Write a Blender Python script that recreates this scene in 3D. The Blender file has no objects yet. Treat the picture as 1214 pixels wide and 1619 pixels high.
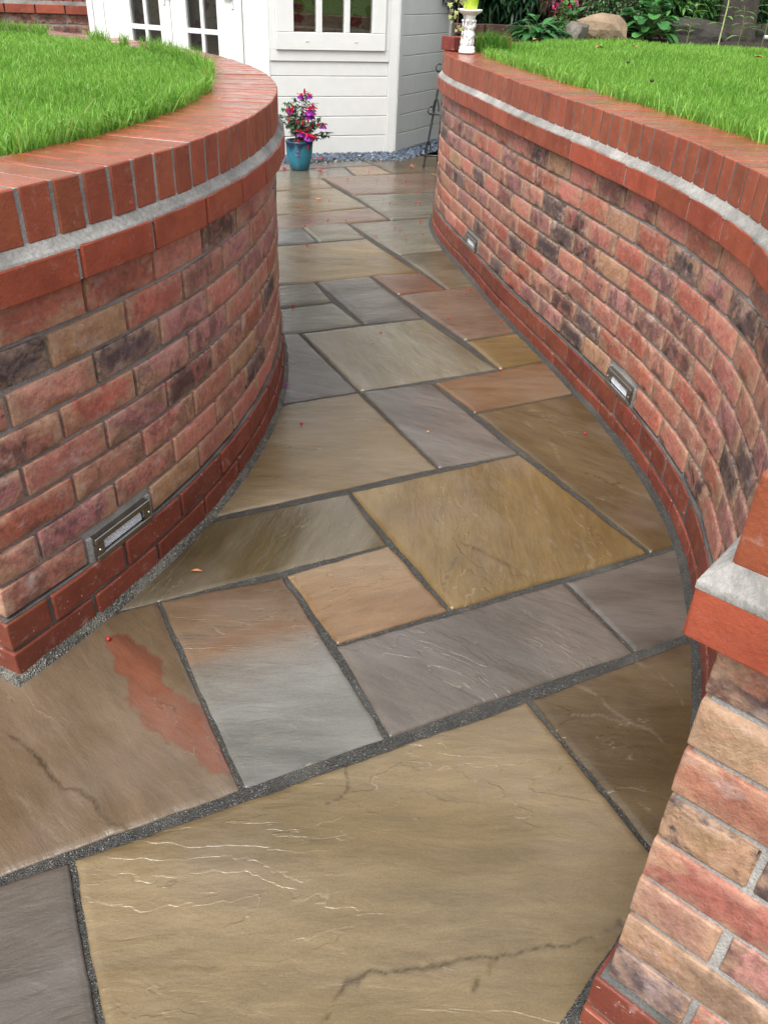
import bpy, bmesh, math, random
import numpy as np
from mathutils import Vector, Matrix
random.seed(7); rng = np.random.default_rng(7)
sc = bpy.context.scene
COL = sc.collection
R = math.radians

# ------------------------------------------------------------------ camera
F, PIT, ROLL, HCAM, YAW, CX, CY = 1309.0, .574803, .0473484, 1.245809, .477325, -.844206, -.962753
def cam_axes():
    fw = np.array([math.sin(YAW)*math.cos(PIT), math.cos(YAW)*math.cos(PIT), -math.sin(PIT)])
    r = np.array([math.cos(YAW), -math.sin(YAW), 0]); up = np.cross(r, fw)
    return math.cos(ROLL)*r+math.sin(ROLL)*up, -math.sin(ROLL)*r+math.cos(ROLL)*up, fw
r2, u2, fw = cam_axes()
cd = bpy.data.cameras.new('camera'); cam = bpy.data.objects.new('camera', cd); COL.objects.link(cam)
cam.matrix_world = Matrix(((r2[0], u2[0], -fw[0], CX), (r2[1], u2[1], -fw[1], CY), (r2[2], u2[2], -fw[2], HCAM), (0, 0, 0, 1)))
cd.sensor_fit = 'VERTICAL'; cd.sensor_height = 36; cd.lens = 36*F/1619
cd.clip_start = .02; cd.clip_end = 400
sc.camera = cam

# ------------------------------------------------------------------ light
W = bpy.data.worlds.new('World'); sc.world = W; W.use_nodes = True
nt = W.node_tree; bg = nt.nodes['Background']
sky = nt.nodes.new('ShaderNodeTexSky'); sky.sky_type = 'NISHITA'; sky.sun_disc = False
SUN_EL, SUN_AZ = 56, 236            # azimuth clockwise from +Y
sky.sun_elevation = R(SUN_EL); sky.sun_rotation = R(SUN_AZ); sky.air_density = 1.6; sky.dust_density = 5; sky.ozone_density = 1
hs = nt.nodes.new('ShaderNodeHueSaturation'); hs.inputs['Saturation'].default_value = .25   # a grey overcast
nt.links.new(sky.outputs[0], hs.inputs['Color']); nt.links.new(hs.outputs[0], bg.inputs['Color'])
bg.inputs['Strength'].default_value = .15
sl = bpy.data.lights.new('sun', 'SUN'); sl.energy = 1.15; sl.angle = R(35); sl.color = (1, .97, .93)
so = bpy.data.objects.new('sun', sl); COL.objects.link(so)
d = Vector((math.sin(R(SUN_AZ))*math.cos(R(SUN_EL)), math.cos(R(SUN_AZ))*math.cos(R(SUN_EL)), math.sin(R(SUN_EL))))
so.rotation_euler = d.to_track_quat('Z', 'Y').to_euler(); so.location = (-4, -2, 6)
sc.view_settings.view_transform = 'Standard'; sc.view_settings.look = 'None'
sc.view_settings.exposure = 1.02; sc.view_settings.gamma = 1; sc.view_settings.use_curve_mapping = False

# ------------------------------------------------------------------ helpers
def tag(o, label=None, cat=None, group=None, kind=None):
    if label: o['label'] = label
    if cat: o['category'] = cat
    if group: o['group'] = group
    if kind: o['kind'] = kind
    return o
def empty(name, loc=(0, 0, 0), label=None, cat=None, group=None, kind=None, rz=0):
    o = bpy.data.objects.new(name, None); COL.objects.link(o); o.location = loc; o.rotation_euler[2] = rz
    o.empty_display_size = .05
    return tag(o, label, cat, group, kind)
def wm(o):
    return (wm(o.parent) @ o.matrix_parent_inverse @ o.matrix_basis) if o.parent else o.matrix_basis.copy()
def link(name, me, parent=None, M=None):
    o = bpy.data.objects.new(name, me); COL.objects.link(o)
    if M is not None: o.matrix_world = M
    if parent: o.parent = parent; o.matrix_parent_inverse = wm(parent).inverted()
    return o
def mesh(name, V, Fc, m=None, smooth=False):
    me = bpy.data.meshes.new(name)
    me.from_pydata([tuple(map(float, v)) for v in V], [], [tuple(map(int, f)) for f in Fc]); me.update()
    if m: me.materials.append(m)
    if smooth: me.polygons.foreach_set('use_smooth', [True]*len(me.polygons))
    return me
def fast_mesh(name, V, quads=None, tris=None, m=None, smooth=False):
    me = bpy.data.meshes.new(name); V = np.asarray(V, np.float32)
    q = np.zeros((0, 4), np.int32) if quads is None else np.asarray(quads, np.int32)
    t = np.zeros((0, 3), np.int32) if tris is None else np.asarray(tris, np.int32)
    me.vertices.add(len(V)); me.vertices.foreach_set('co', V.ravel())
    li = np.concatenate([q.ravel(), t.ravel()]); me.loops.add(len(li)); me.loops.foreach_set('vertex_index', li)
    n = len(q)+len(t); me.polygons.add(n)
    st = np.concatenate([np.arange(len(q))*4, len(q)*4+np.arange(len(t))*3]).astype(np.int32)
    me.polygons.foreach_set('loop_start', st)
    if smooth: me.polygons.foreach_set('use_smooth', np.ones(n, bool))
    me.update(calc_edges=True)
    if m: me.materials.append(m)
    return me
def set_col(me, C, name='col'):
    a = me.color_attributes.new(name, 'FLOAT_COLOR', 'POINT')
    C = np.asarray(C, np.float32)
    if C.shape[1] == 3: C = np.c_[C, np.ones(len(C), np.float32)]
    a.data.foreach_set('color', C.ravel())
class MB:
    """collects shapes for ONE mesh"""
    def __init__(s): s.V = []; s.F = []
    def add(s, V, Fc):
        o = len(s.V); s.V += [tuple(v) for v in V]; s.F += [tuple(i+o for i in f) for f in Fc]; return s
    def box(s, a, b, M=None, bev=0.0):
        bm = bmesh.new(); bmesh.ops.create_cube(bm, size=1)
        for v in bm.verts: v.co = Vector([(a[i]+b[i])/2+v.co[i]*(b[i]-a[i]) for i in range(3)])
        if bev: bmesh.ops.bevel(bm, geom=bm.edges[:], offset=bev, segments=1, affect='EDGES', profile=.5)
        bm.verts.index_update()
        V = [M @ v.co if M else v.co.copy() for v in bm.verts]
        s.add(V, [[v.index for v in f.verts] for f in bm.faces]); bm.free(); return s
    def tube(s, pts, rad, n=8, cap=True):
        pts = [Vector(p) for p in pts]; rr = rad if isinstance(rad, (list, tuple)) else [rad]*len(pts)
        V = []; Fc = []; x = None
        for i, p in enumerate(pts):
            t = (pts[min(i+1, len(pts)-1)]-pts[max(i-1, 0)]).normalized()
            if x is None: x = t.orthogonal().normalized()
            x = (x-t*x.dot(t)).normalized(); y = t.cross(x)
            V += [p+(x*math.cos(2*math.pi*k/n)+y*math.sin(2*math.pi*k/n))*rr[i] for k in range(n)]
        for i in range(len(pts)-1):
            for k in range(n): Fc.append((i*n+k, i*n+(k+1) % n, (i+1)*n+(k+1) % n, (i+1)*n+k))
        if cap: Fc += [tuple(range(n))[::-1], tuple((len(pts)-1)*n+k for k in range(n))]
        return s.add(V, Fc)
    def lathe(s, prof, n=24, c=(0, 0, 0), wob=None):
        V = []; Fc = []
        for j, (r, z) in enumerate(prof):
            for k in range(n):
                a = 2*math.pi*k/n; rr = r*(1+(wob(a, z) if wob else 0))
                V.append((c[0]+rr*math.cos(a), c[1]+rr*math.sin(a), c[2]+z))
        for j in range(len(prof)-1):
            for k in range(n): Fc.append((j*n+k, j*n+(k+1) % n, (j+1)*n+(k+1) % n, (j+1)*n+k))
        Fc += [tuple(range(n))[::-1], tuple((len(prof)-1)*n+k for k in range(n))]
        return s.add(V, Fc)
    def blob(s, c, r, sub=2, noise=0., M=None, seed=0):
        bm = bmesh.new(); bmesh.ops.create_icosphere(bm, subdivisions=sub, radius=1)
        V = []
        for v in bm.verts:
            q = v.co.copy()
            if noise: q *= 1+noise*(vnoise(np.array([q.x*2+seed]), np.array([q.y*2+q.z*1.7+seed*3]))[0]-.5)*2
            q = Vector((q.x*r[0], q.y*r[1], q.z*r[2]))
            if M: q = M @ q
            V.append(q+Vector(c))
        s.add(V, [[v.index for v in f.verts] for f in bm.faces]); bm.free(); return s
    def build(s, name, m, parent=None, smooth=False):
        return link(name, mesh(name, s.V, s.F, m, smooth), parent)
# value noise in numpy
def _h(ix, iy, seed):
    n = (ix.astype(np.int64)*374761393+iy.astype(np.int64)*668265263+seed*1274126177) & 0xffffffff
    n = ((n ^ (n >> 13))*1274126177) & 0xffffffff
    return ((n ^ (n >> 16)) & 0xffff)/65535.
def vnoise(x, y, seed=0):
    x = np.asarray(x, float); y = np.asarray(y, float)
    ix = np.floor(x); iy = np.floor(y); fx = x-ix; fy = y-iy; fx = fx*fx*(3-2*fx); fy = fy*fy*(3-2*fy)
    a = _h(ix, iy, seed); b = _h(ix+1, iy, seed); c = _h(ix, iy+1, seed); dd = _h(ix+1, iy+1, seed)
    return (a*(1-fx)+b*fx)*(1-fy)+(c*(1-fx)+dd*fx)*fy
def fbm(x, y, o=4, seed=0):
    s = 0; a = .5; t = 0
    for i in range(o): s = s+a*vnoise(x*2**i+i*17.3, y*2**i-i*9.1, seed+i); t += a; a *= .5
    return s/t
def sstep(a, b, x):
    t = np.clip((x-a)/(b-a), 0, 1); return t*t*(3-2*t)

# ------------------------------------------------------------------ materials
class NT:
    def __init__(s, name):
        s.m = bpy.data.materials.new(name); s.m.use_nodes = True; s.t = s.m.node_tree
        s.b = s.t.nodes['Principled BSDF']; s.out = s.t.nodes['Material Output']
    def n(s, typ, **k):
        o = s.t.nodes.new('ShaderNode'+typ)
        for a, v in k.items(): setattr(o, a, v)
        return o
    def l(s, a, b): s.t.links.new(a, b)
    def co(s, out='Object', scale=(1, 1, 1), rnd=False):
        tc = s.n('TexCoord'); mp = s.n('Mapping'); mp.inputs['Scale'].default_value = scale; s.l(tc.outputs[out], mp.inputs[0])
        if rnd:
            oi = s.n('ObjectInfo'); mu = s.n('Math', operation='MULTIPLY'); mu.inputs[1].default_value = 37.
            s.l(oi.outputs['Random'], mu.inputs[0]); s.l(mu.outputs[0], mp.inputs['Location'])
        return mp.outputs[0]
    def noise(s, co, sc_, det=4, rough=.55, dist=0):
        t = s.n('TexNoise'); t.inputs['Scale'].default_value = sc_; t.inputs['Detail'].default_value = det
        t.inputs['Roughness'].default_value = rough; t.inputs['Distortion'].default_value = dist
        s.l(co, t.inputs['Vector']); return t.outputs['Fac']
    def ramp(s, f, a, b, va=0, vb=1):
        r = s.n('MapRange'); r.inputs[1].default_value = a; r.inputs[2].default_value = b; r.inputs[3].default_value = va; r.inputs[4].default_value = vb
        s.l(f, r.inputs[0]); return r.outputs[0]
    def mix(s, f, a, b, mode='MIX'):
        m = s.n('Mix', data_type='RGBA', blend_type=mode)
        for v, i in ((f, 0), (a, 6), (b, 7)):
            if isinstance(v, (int, float)): m.inputs[i].default_value = v
            elif isinstance(v, tuple): m.inputs[i].default_value = (*v, 1)
            else: s.l(v, m.inputs[i])
        return m.outputs[2]
    def math(s, op, a, b=None):
        m = s.n('Math', operation=op)
        for v, i in ((a, 0), (b, 1)):
            if v is None: continue
            if isinstance(v, (int, float)): m.inputs[i].default_value = v
            else: s.l(v, m.inputs[i])
        return m.outputs[0]
    def bump(s, h, strength, dist, prev=None):
        b = s.n('Bump'); b.inputs['Strength'].default_value = abs(strength); b.invert = strength < 0; b.inputs['Distance'].default_value = dist
        s.l(h, b.inputs['Height'])
        if prev: s.l(prev, b.inputs['Normal'])
        return b.outputs[0]
    def fin(s, col=None, rough=None, nrm=None, spec=None, metal=None):
        for v, k in ((col, 'Base Color'), (rough, 'Roughness'), (spec, 'Specular IOR Level'), (metal, 'Metallic')):
            if v is None: continue
            if isinstance(v, (int, float)): s.b.inputs[k].default_value = v
            elif isinstance(v, tuple): s.b.inputs[k].default_value = (*v, 1)
            else: s.l(v, s.b.inputs[k])
        if nrm: s.l(nrm, s.b.inputs['Normal'])
        return s.m
MAT = {}
SLABF = .43
def simple(name, c, rough=.5, var=.15, scale=30, bump=.0, metal=0, spec=.5):
    k = NT(name); co = k.co('Object', rnd=True); f = k.noise(co, scale)
    col = k.mix(k.ramp(f, .3, .7), tuple(x*(1-var) for x in c), tuple(min(1, x*(1+var)) for x in c))
    nr = k.bump(k.noise(co, scale*4), .5, bump) if bump else None
    MAT[name] = k.fin(col, rough, nr, spec, metal); return MAT[name]
# weathered facing brick: body from the object's colour, buff and purple smears, pale bloom
k = NT('facing_brick'); co = k.co('Object', rnd=True); oi = k.n('ObjectInfo')
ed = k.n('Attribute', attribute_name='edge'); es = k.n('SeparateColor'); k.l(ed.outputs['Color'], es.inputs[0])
co2 = k.co('Object', (1, 1, 1.8), rnd=True)
c = k.mix(k.ramp(k.math('ADD', k.noise(co2, 9, 3, .6, .6), k.math('MULTIPLY', es.outputs[1], .11)), .59, .65, 0, .75), oi.outputs['Color'], (.42, .25, .155))
c = k.mix(k.math('MULTIPLY', k.ramp(k.noise(co, 11, 6, .70, 1.), .46, .54), oi.outputs['Alpha']), c, (.055, .040, .042))
c = k.mix(k.ramp(k.noise(co2, 15, 6, .7), .55, .66, 0, .55), c, (.46, .35, .32))
c = k.mix(k.ramp(k.noise(co, 70, 4, .7), .35, .65), k.mix(1, c, (.66, .62, .60), 'MULTIPLY'), c)
c = k.mix(k.math('MULTIPLY', es.outputs[0], k.ramp(k.noise(co, 45, 4, .6), .38, .62, .0, .75)), c, (.40, .26, .175))  # pale arrises: sandy edges plus the light they catch, mixed into the colour
c = k.mix(k.ramp(k.noise(co, 11, 2), .70, .82, 0, .6), c, (.55, .50, .48))
cz = k.n('TexNoise', noise_type='RIDGED_MULTIFRACTAL'); cz.inputs['Scale'].default_value = 16; cz.inputs['Detail'].default_value = 5; cz.inputs['Distortion'].default_value = .8; k.l(co2, cz.inputs['Vector'])
cg = k.math('MULTIPLY', k.ramp(cz.outputs['Fac'], .55, 1.3), k.ramp(k.noise(co, 8, 2), .45, .62))
c = k.mix(k.math('MULTIPLY', cg, .45), c, (.09, .05, .04))
h = k.bump(k.noise(co, 150, 4, .7), .7, .003, k.bump(k.noise(co, 60, 5, .7), .6, .0045, k.bump(cg, -0.8, .006)))
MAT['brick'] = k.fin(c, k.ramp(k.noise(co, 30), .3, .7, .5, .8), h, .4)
# smooth pressed red brick, wet on its upper faces
def redbrick(name, bloom, wetr):
    k = NT(name); co = k.co('Object', rnd=True); oi = k.n('ObjectInfo')
    c = k.mix(k.ramp(k.noise(co, 12, 5, .65), .30, .72), oi.outputs['Color'], k.mix(1, oi.outputs['Color'], (.62, .56, .56), 'MULTIPLY'))
    c = k.mix(k.ramp(k.noise(co, 7, 3), .50, .75, 0, .45), c, k.mix(1, oi.outputs['Color'], (1.1, 1.2, 1.2), 'MULTIPLY'))
    c = k.mix(k.ramp(k.noise(co, 190, 3, .6), .60, .72, 0, .5), c, (.13, .035, .02))
    c = k.mix(k.ramp(k.noise(co, 26, 6, .75), .58, .80, 0, bloom), c, (.48, .38, .35))
    c = k.mix(k.ramp(k.noise(k.co('Object', (2, 1, 6), True), 9, 5, .7), .64, .78, 0, bloom), c, (.42, .38, .35))
    if bloom > .5:
        c = k.mix(k.ramp(k.noise(co, 170, 2, .5), .70, .76, 0, .7), c, (.7, .66, .62))
    g = k.n('NewGeometry'); sp = k.n('SeparateXYZ'); k.l(g.outputs['True Normal'], sp.inputs[0])
    up = k.ramp(sp.outputs['Z'], .7, .95)
    ro = k.math('ADD', k.math('MULTIPLY', up, wetr-.55), k.ramp(k.noise(co, 25, 4), .3, .7, .42, .68))
    h = k.bump(k.noise(co, 170, 4, .7), .55, .0022, k.bump(k.noise(co, 22, 4, .6), .5, .005))
    MAT[name] = k.fin(c, ro, h, .42)
redbrick('coping_brick', .42, .15); redbrick('plinth_brick', .62, .4)
def mortar(name, a, b, sc_=60, bump=.004, rough=.9):
    k = NT(name); co = k.co('Object')
    c = k.mix(k.ramp(k.noise(co, 7, 4), .3, .7), a, b)
    c = k.mix(k.ramp(k.noise(co, sc_*5, 2, .7), .35, .65), k.mix(1, c, (.72, .72, .72), 'MULTIPLY'), c)
    h = k.bump(k.noise(co, sc_*4, 3, .7), .8, bump, k.bump(k.noise(co, sc_*.5, 3), .6, bump))
    MAT[name] = k.fin(c, rough, h, .3)
mortar('mortar', (.20, .195, .185), (.42, .41, .39))
mortar('mortar_dark', (.07, .068, .064), (.19, .185, .175))
mortar('fillet', (.15, .147, .137), (.40, .39, .365), 22, .003)

# gritty dark jointing between the slabs
k = NT('jointing'); co = k.co('Object')
v = k.n('TexVoronoi'); v.inputs['Scale'].default_value = 420; k.l(co, v.inputs['Vector'])
sv = k.n('SeparateColor'); k.l(v.outputs['Color'], sv.inputs[0])
c = k.mix(sv.outputs[0], (.014, .015, .014), (.062, .062, .056)); c = k.mix(k.ramp(sv.outputs[1], .93, .99), c, (.20, .195, .18))
c = k.mix(k.ramp(k.noise(co, 5, 4, .65), .5, .72, 0, .6), c, (.12, .115, .10))
MAT['jointing'] = k.fin(c, .45, k.bump(v.outputs['Distance'], .9, .004), .5)
k = NT('haunch'); co = k.co('Object')
v = k.n('TexVoronoi'); v.inputs['Scale'].default_value = 260; k.l(co, v.inputs['Vector']); sv = k.n('SeparateColor'); k.l(v.outputs['Color'], sv.inputs[0])
c = k.mix(sv.outputs[0], (.03, .031, .027), (.12, .117, .10)); c = k.mix(k.ramp(sv.outputs[1], .86, .97), c, (.26, .25, .22))
c = k.mix(k.ramp(k.noise(co, 9, 4, .7), .45, .62, 0, .6), c, (.22, .215, .18)); c = k.mix(k.ramp(k.noise(co, 34, 3, .6), .64, .72, 0, .7), c, (.50, .49, .45))
MAT['haunch'] = k.fin(c, .6, k.bump(v.outputs['Distance'], .9, .006, k.bump(k.noise(co, 40, 4, .7), .9, .014)), .4)
# riven sandstone, wet: cleft in thin layers, so its height runs in terraces; pale broken rims are wear plus caught light put into the colour
k = NT('sandstone'); at = k.n('Attribute', attribute_name='col'); oi = k.n('ObjectInfo')
co = k.co('Object', rnd=True); cs = k.co('Object', (3., 13, 1), True); cs2 = k.co('Object', (1, 2.6, 1), True); cr = k.co('Object', (9, 30, 1), True); ct = k.co('Object', (1.5, 4.2, 1), True)
T = k.math('MULTIPLY', k.noise(ct, 1.35, 5, .52, .35), 12.)
fr = k.math('FRACT', T); fl = k.math('FLOOR', T)
terr = k.math('ADD', fl, k.ramp(fr, .46, .56))
gate = k.ramp(k.math('ADD', k.noise(cs2, 2.2, 3, .5), k.math('MULTIPLY', k.math('SUBTRACT', oi.outputs['Alpha'], .6), .20)), .565, .62)
hgt = k.math('ADD', k.math('MULTIPLY', terr, gate), k.math('MULTIPLY', T, k.math('SUBTRACT', 1., gate)))
rim = k.math('MULTIPLY', gate, k.math('SUBTRACT', 1., k.ramp(k.math('ABSOLUTE', k.math('SUBTRACT', fr, .51)), .012, .055)))
rim = k.math('MULTIPLY', rim, k.ramp(k.noise(co, 22, 5, .75), .44, .60))
und = k.math('MULTIPLY', gate, k.math('SUBTRACT', 1., k.ramp(k.math('ABSOLUTE', k.math('SUBTRACT', fr, .44)), .01, .05)))
und = k.math('MULTIPLY', und, k.ramp(k.noise(co, 9, 3, .7), .50, .60))
base = k.mix(1, at.outputs['Color'], (SLABF, SLABF, SLABF), 'MULTIPLY')
c = k.mix(k.ramp(k.noise(cs, 2.2, 5, .65, .5), .25, .75), k.mix(1, base, (.80, .78, .77), 'MULTIPLY'), k.mix(1, base, (1.18, 1.16, 1.13), 'MULTIPLY'))
c = k.mix(k.ramp(k.noise(co, 260, 3, .7), .3, .7), k.mix(1, c, (.82, .82, .82), 'MULTIPLY'), c)
c = k.mix(k.ramp(k.noise(cs2, 4, 5, .65), .52, .72, 0, .5), c, k.mix(1, c, (.60, .57, .56), 'MULTIPLY'))
c = k.mix(k.ramp(k.noise(co, 3, 4, .6), .50, .70, 0, .35), c, (.17, .135, .11))
c = k.mix(k.math('MULTIPLY', und, .40), c, k.mix(1, c, (.45, .42, .40), 'MULTIPLY'))
c = k.mix(k.math('MULTIPLY', rim, .26), c, (.31, .26, .19))
h = k.bump(hgt, .6, .0015)
h = k.bump(k.noise(cr, 2.0, 4, .6, .8), .55, .0022, h)
h = k.bump(k.noise(cs2, 9, 6, .62, 1.5), .45, .0048, h)
h = k.bump(k.noise(co, 240, 4, .65), .30, .0011, h)
ro = k.ramp(k.noise(cs2, 6, 4), .3, .7, .07, .24)
MAT['sandstone'] = k.fin(c, ro, h, .5)
# grass and leaves: colour per blade, thin and translucent
def leafmat(name, rough=.45, trans=.35, bump=False, spec=.4):
    k = NT(name); at = k.n('Attribute', attribute_name='col')
    k.fin(at.outputs['Color'], rough, None, spec)
    tr = k.n('BsdfTranslucent'); k.l(at.outputs['Color'], tr.inputs[0]); mx = k.n('MixShader'); mx.inputs[0].default_value = trans
    k.l(k.b.outputs[0], mx.inputs[1]); k.l(tr.outputs[0], mx.inputs[2]); k.l(mx.outputs[0], k.out.inputs[0]); MAT[name] = k.m
leafmat('grass', .45, .45); leafmat('leaf', .4, .3); leafmat('petal', .5, .4)
mortar('soil', (.022, .016, .012), (.05, .036, .026), 30, .012)
mortar('turf', (.02, .035, .01), (.05, .075, .02), 30, .012)
simple('white_paint', (.66, .67, .65), .4, .03, 12, .0008)
simple('board_paint', (.64, .67, .64), .45, .035, 9, .0012)
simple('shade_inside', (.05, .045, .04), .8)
simple('steel', (.36, .34, .31), .25, .06, 40, 0, 1)
simple('iron', (.016, .018, .02), .35, .3, 40, .001)
simple('white_stone', (.72, .74, .74), .6, .10, 40, .003)
simple('lime_glaze', (.52, .68, .06), .3, .06)
simple('stem', (.10, .14, .04), .6); simple('red_stem', (.22, .06, .04), .5); simple('bark', (.04, .033, .026), .9, .4, 12, .02)
simple('rock_buff', (.21, .15, .095), .8, .3, 9, .02); simple('rock_grey', (.12, .105, .09), .8, .3, 10, .02); simple('rock_dark', (.028, .024, .019), .85, .4, 10, .02)
simple('berry', (.42, .012, .016), .5, .3, 90); simple('roof', (.05, .05, .05), .8, .3, 20, .005)
simple('dead_leaf', (.40, .17, .07), .7, .4, 60); simple('orange_leaf', (.62, .19, .05), .6, .3, 60); simple('dark_bit', (.03, .022, .018), .8)
simple('pale_plastic', (.55, .59, .60), .4)
# blue glazed pot with dark drips from the rim
k = NT('blue_glaze'); co = k.co('Object'); sp = k.n('SeparateXYZ'); k.l(co, sp.inputs[0])
g = k.ramp(k.math('ADD', sp.outputs['Z'], k.math('MULTIPLY', k.noise(k.co('Object', (1, 1, .12)), 38, 3), -.13)), .075, .11)
c = k.mix(k.noise(co, 26, 4), (.012, .13, .20), (.035, .21, .28)); c = k.mix(g, c, (.008, .03, .075))
MAT['blue_glaze'] = k.fin(c, .16, k.bump(k.noise(co, 40, 2), .3, .002), .6)
# glass: part clear, part mirror
k = NT('glass'); tr = k.n('BsdfTransparent'); gl = k.n('BsdfGlossy'); gl.inputs['Roughness'].default_value = .02
fr = k.n('Fresnel'); fr.inputs[0].default_value = 1.5; mx = k.n('MixShader')
k.l(k.math('ADD', fr.outputs[0], .06), mx.inputs[0]); tr.inputs[0].default_value = (.9, .92, .9, 1)
k.l(tr.outputs[0], mx.inputs[1]); k.l(gl.outputs[0], mx.inputs[2]); k.l(mx.outputs[0], k.out.inputs[0]); MAT['glass'] = k.m
# curtain with a large abstract flower print
k = NT('curtain'); co = k.co('Object'); v = k.n('TexVoronoi'); v.inputs['Scale'].default_value = 7.5; v.inputs['Randomness'].default_value = .9
cn = k.n('Mix', data_type='VECTOR'); cn.inputs[0].default_value = .08; nn = k.n('TexNoise'); nn.inputs['Scale'].default_value = 18; k.l(co, nn.inputs['Vector'])
k.l(co, cn.inputs[4]); k.l(nn.outputs['Color'], cn.inputs[5]); k.l(cn.outputs[1], v.inputs['Vector'])
c = k.mix(k.ramp(v.outputs['Distance'], .30, .33), (.10, .012, .02), (.20, .17, .13))
c = k.mix(k.ramp(k.noise(co, 14, 3, .6, 3), .60, .62), c, (.06, .085, .03)); c = k.mix(k.ramp(v.outputs['Distance'], .08, .10), (.20, .05, .05), c)
MAT['curtain'] = k.fin(c, .9)
# light fitting lens
k = NT('lens'); co = k.co('Object'); v = k.n('TexVoronoi'); v.inputs['Scale'].default_value = 220; k.l(co, v.inputs['Vector'])
MAT['lens'] = k.fin(k.mix(k.ramp(v.outputs['Distance'], .2, .6), (.85, .88, .92), (.55, .60, .68)), .15, k.bump(v.outputs['Distance'], .8, .003), .7)

# ------------------------------------------------------------------ the setting
gz = -.06
ground = link('ground', mesh('ground', [(-40, -40, gz), (40, -40, gz), (40, 40, gz), (-40, 40, gz)], [(0, 1, 2, 3)], MAT['soil'])); tag(ground, kind='structure')

# paving: the corners are the joint crossings on the 300 mm grid
NODE = {(-3,0):(-.901,-.006),(-2,0):(-.599,.012),(-1,0):(-.306,.014),(0,0):(.007,-.008),(1,0):(.310,.013),(-1,1):(-.296,.300),(0,1):(-.001,.304),(1,1):(.315,.293),(2,1):(.603,.301),(-2,2):(-.615,.608),(-1,2):(-.310,.585),(0,2):(-.015,.602),(0,3):(-.006,.881),(1,3):(.301,.902),(2,3):(.586,.890),(2,4):(.601,1.192),(1,5):(.304,1.493),(2,5):(.588,1.467),(3,5):(.888,1.484),(1,7):(.307,2.105),(2,7):(.602,2.105),(3,7):(.887,2.081),(3,6):(.914,1.789),(2,9):(.626,2.710),(3,9):(.919,2.710),(4,9):(1.181,2.684),(2,8):(.597,2.410),(3,8):(.912,2.404),(4,8):(1.174,2.392),(4,10):(1.213,2.983),(4,11):(1.193,3.338),(4,12):(1.224,3.680),(5,12):(1.505,3.675),(3,11):(.903,3.360),(3,12):(.934,3.721),(5,13):(1.521,3.995),(5,14):(1.555,4.349),(6,14):(1.832,4.313),(5,16):(1.563,4.957),(6,16):(1.832,4.912),(7,16):(2.147,4.927),(6,17):(1.893,5.259),(7,17):(2.157,5.247),(5,17):(1.600,5.266)}
def G(u, v):
    if (u, v) in NODE: return np.array(NODE[(u, v)])
    return np.array([.3*u+.002*v, .3*v+(.012*max(0, v-8))])
pave = empty('pavement', kind='structure')
jb = MB(); jb.box((-3.2, -2.6, -.05), (4.2, 5.44, -.005)); jb.build('jointing_bed', MAT['jointing'], pave)
T_ = {'gold': ((.32, .215, .085), (.44, .32, .155)), 'goldtan': ((.32, .235, .115), (.42, .32, .18)), 'mauve': ((.21, .18, .15), (.285, .255, .225)),
      'brown': ((.165, .112, .052), (.23, .165, .085)), 'rust': ((.25, .175, .105), (.30, .22, .145)), 'blue': ((.26, .26, .235), (.34, .34, .315)),
      'orange': ((.38, .23, .12), (.43, .30, .175)), 'olive': ((.17, .13, .062), (.27, .23, .155)), 'tan': ((.33, .24, .125), (.40, .31, .19)),
      'pale': ((.32, .28, .18), (.43, .39, .29)), 'orangebrown': ((.29, .155, .068), (.34, .21, .115)), 'pink': ((.29, .18, .12), (.33, .22, .155)),
      'red': ((.29, .135, .08), (.34, .19, .125)), 'grey': ((.28, .25, .18), (.34, .32, .245)), 'plum': ((.15, .09, .07), (.19, .13, .10))}
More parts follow.
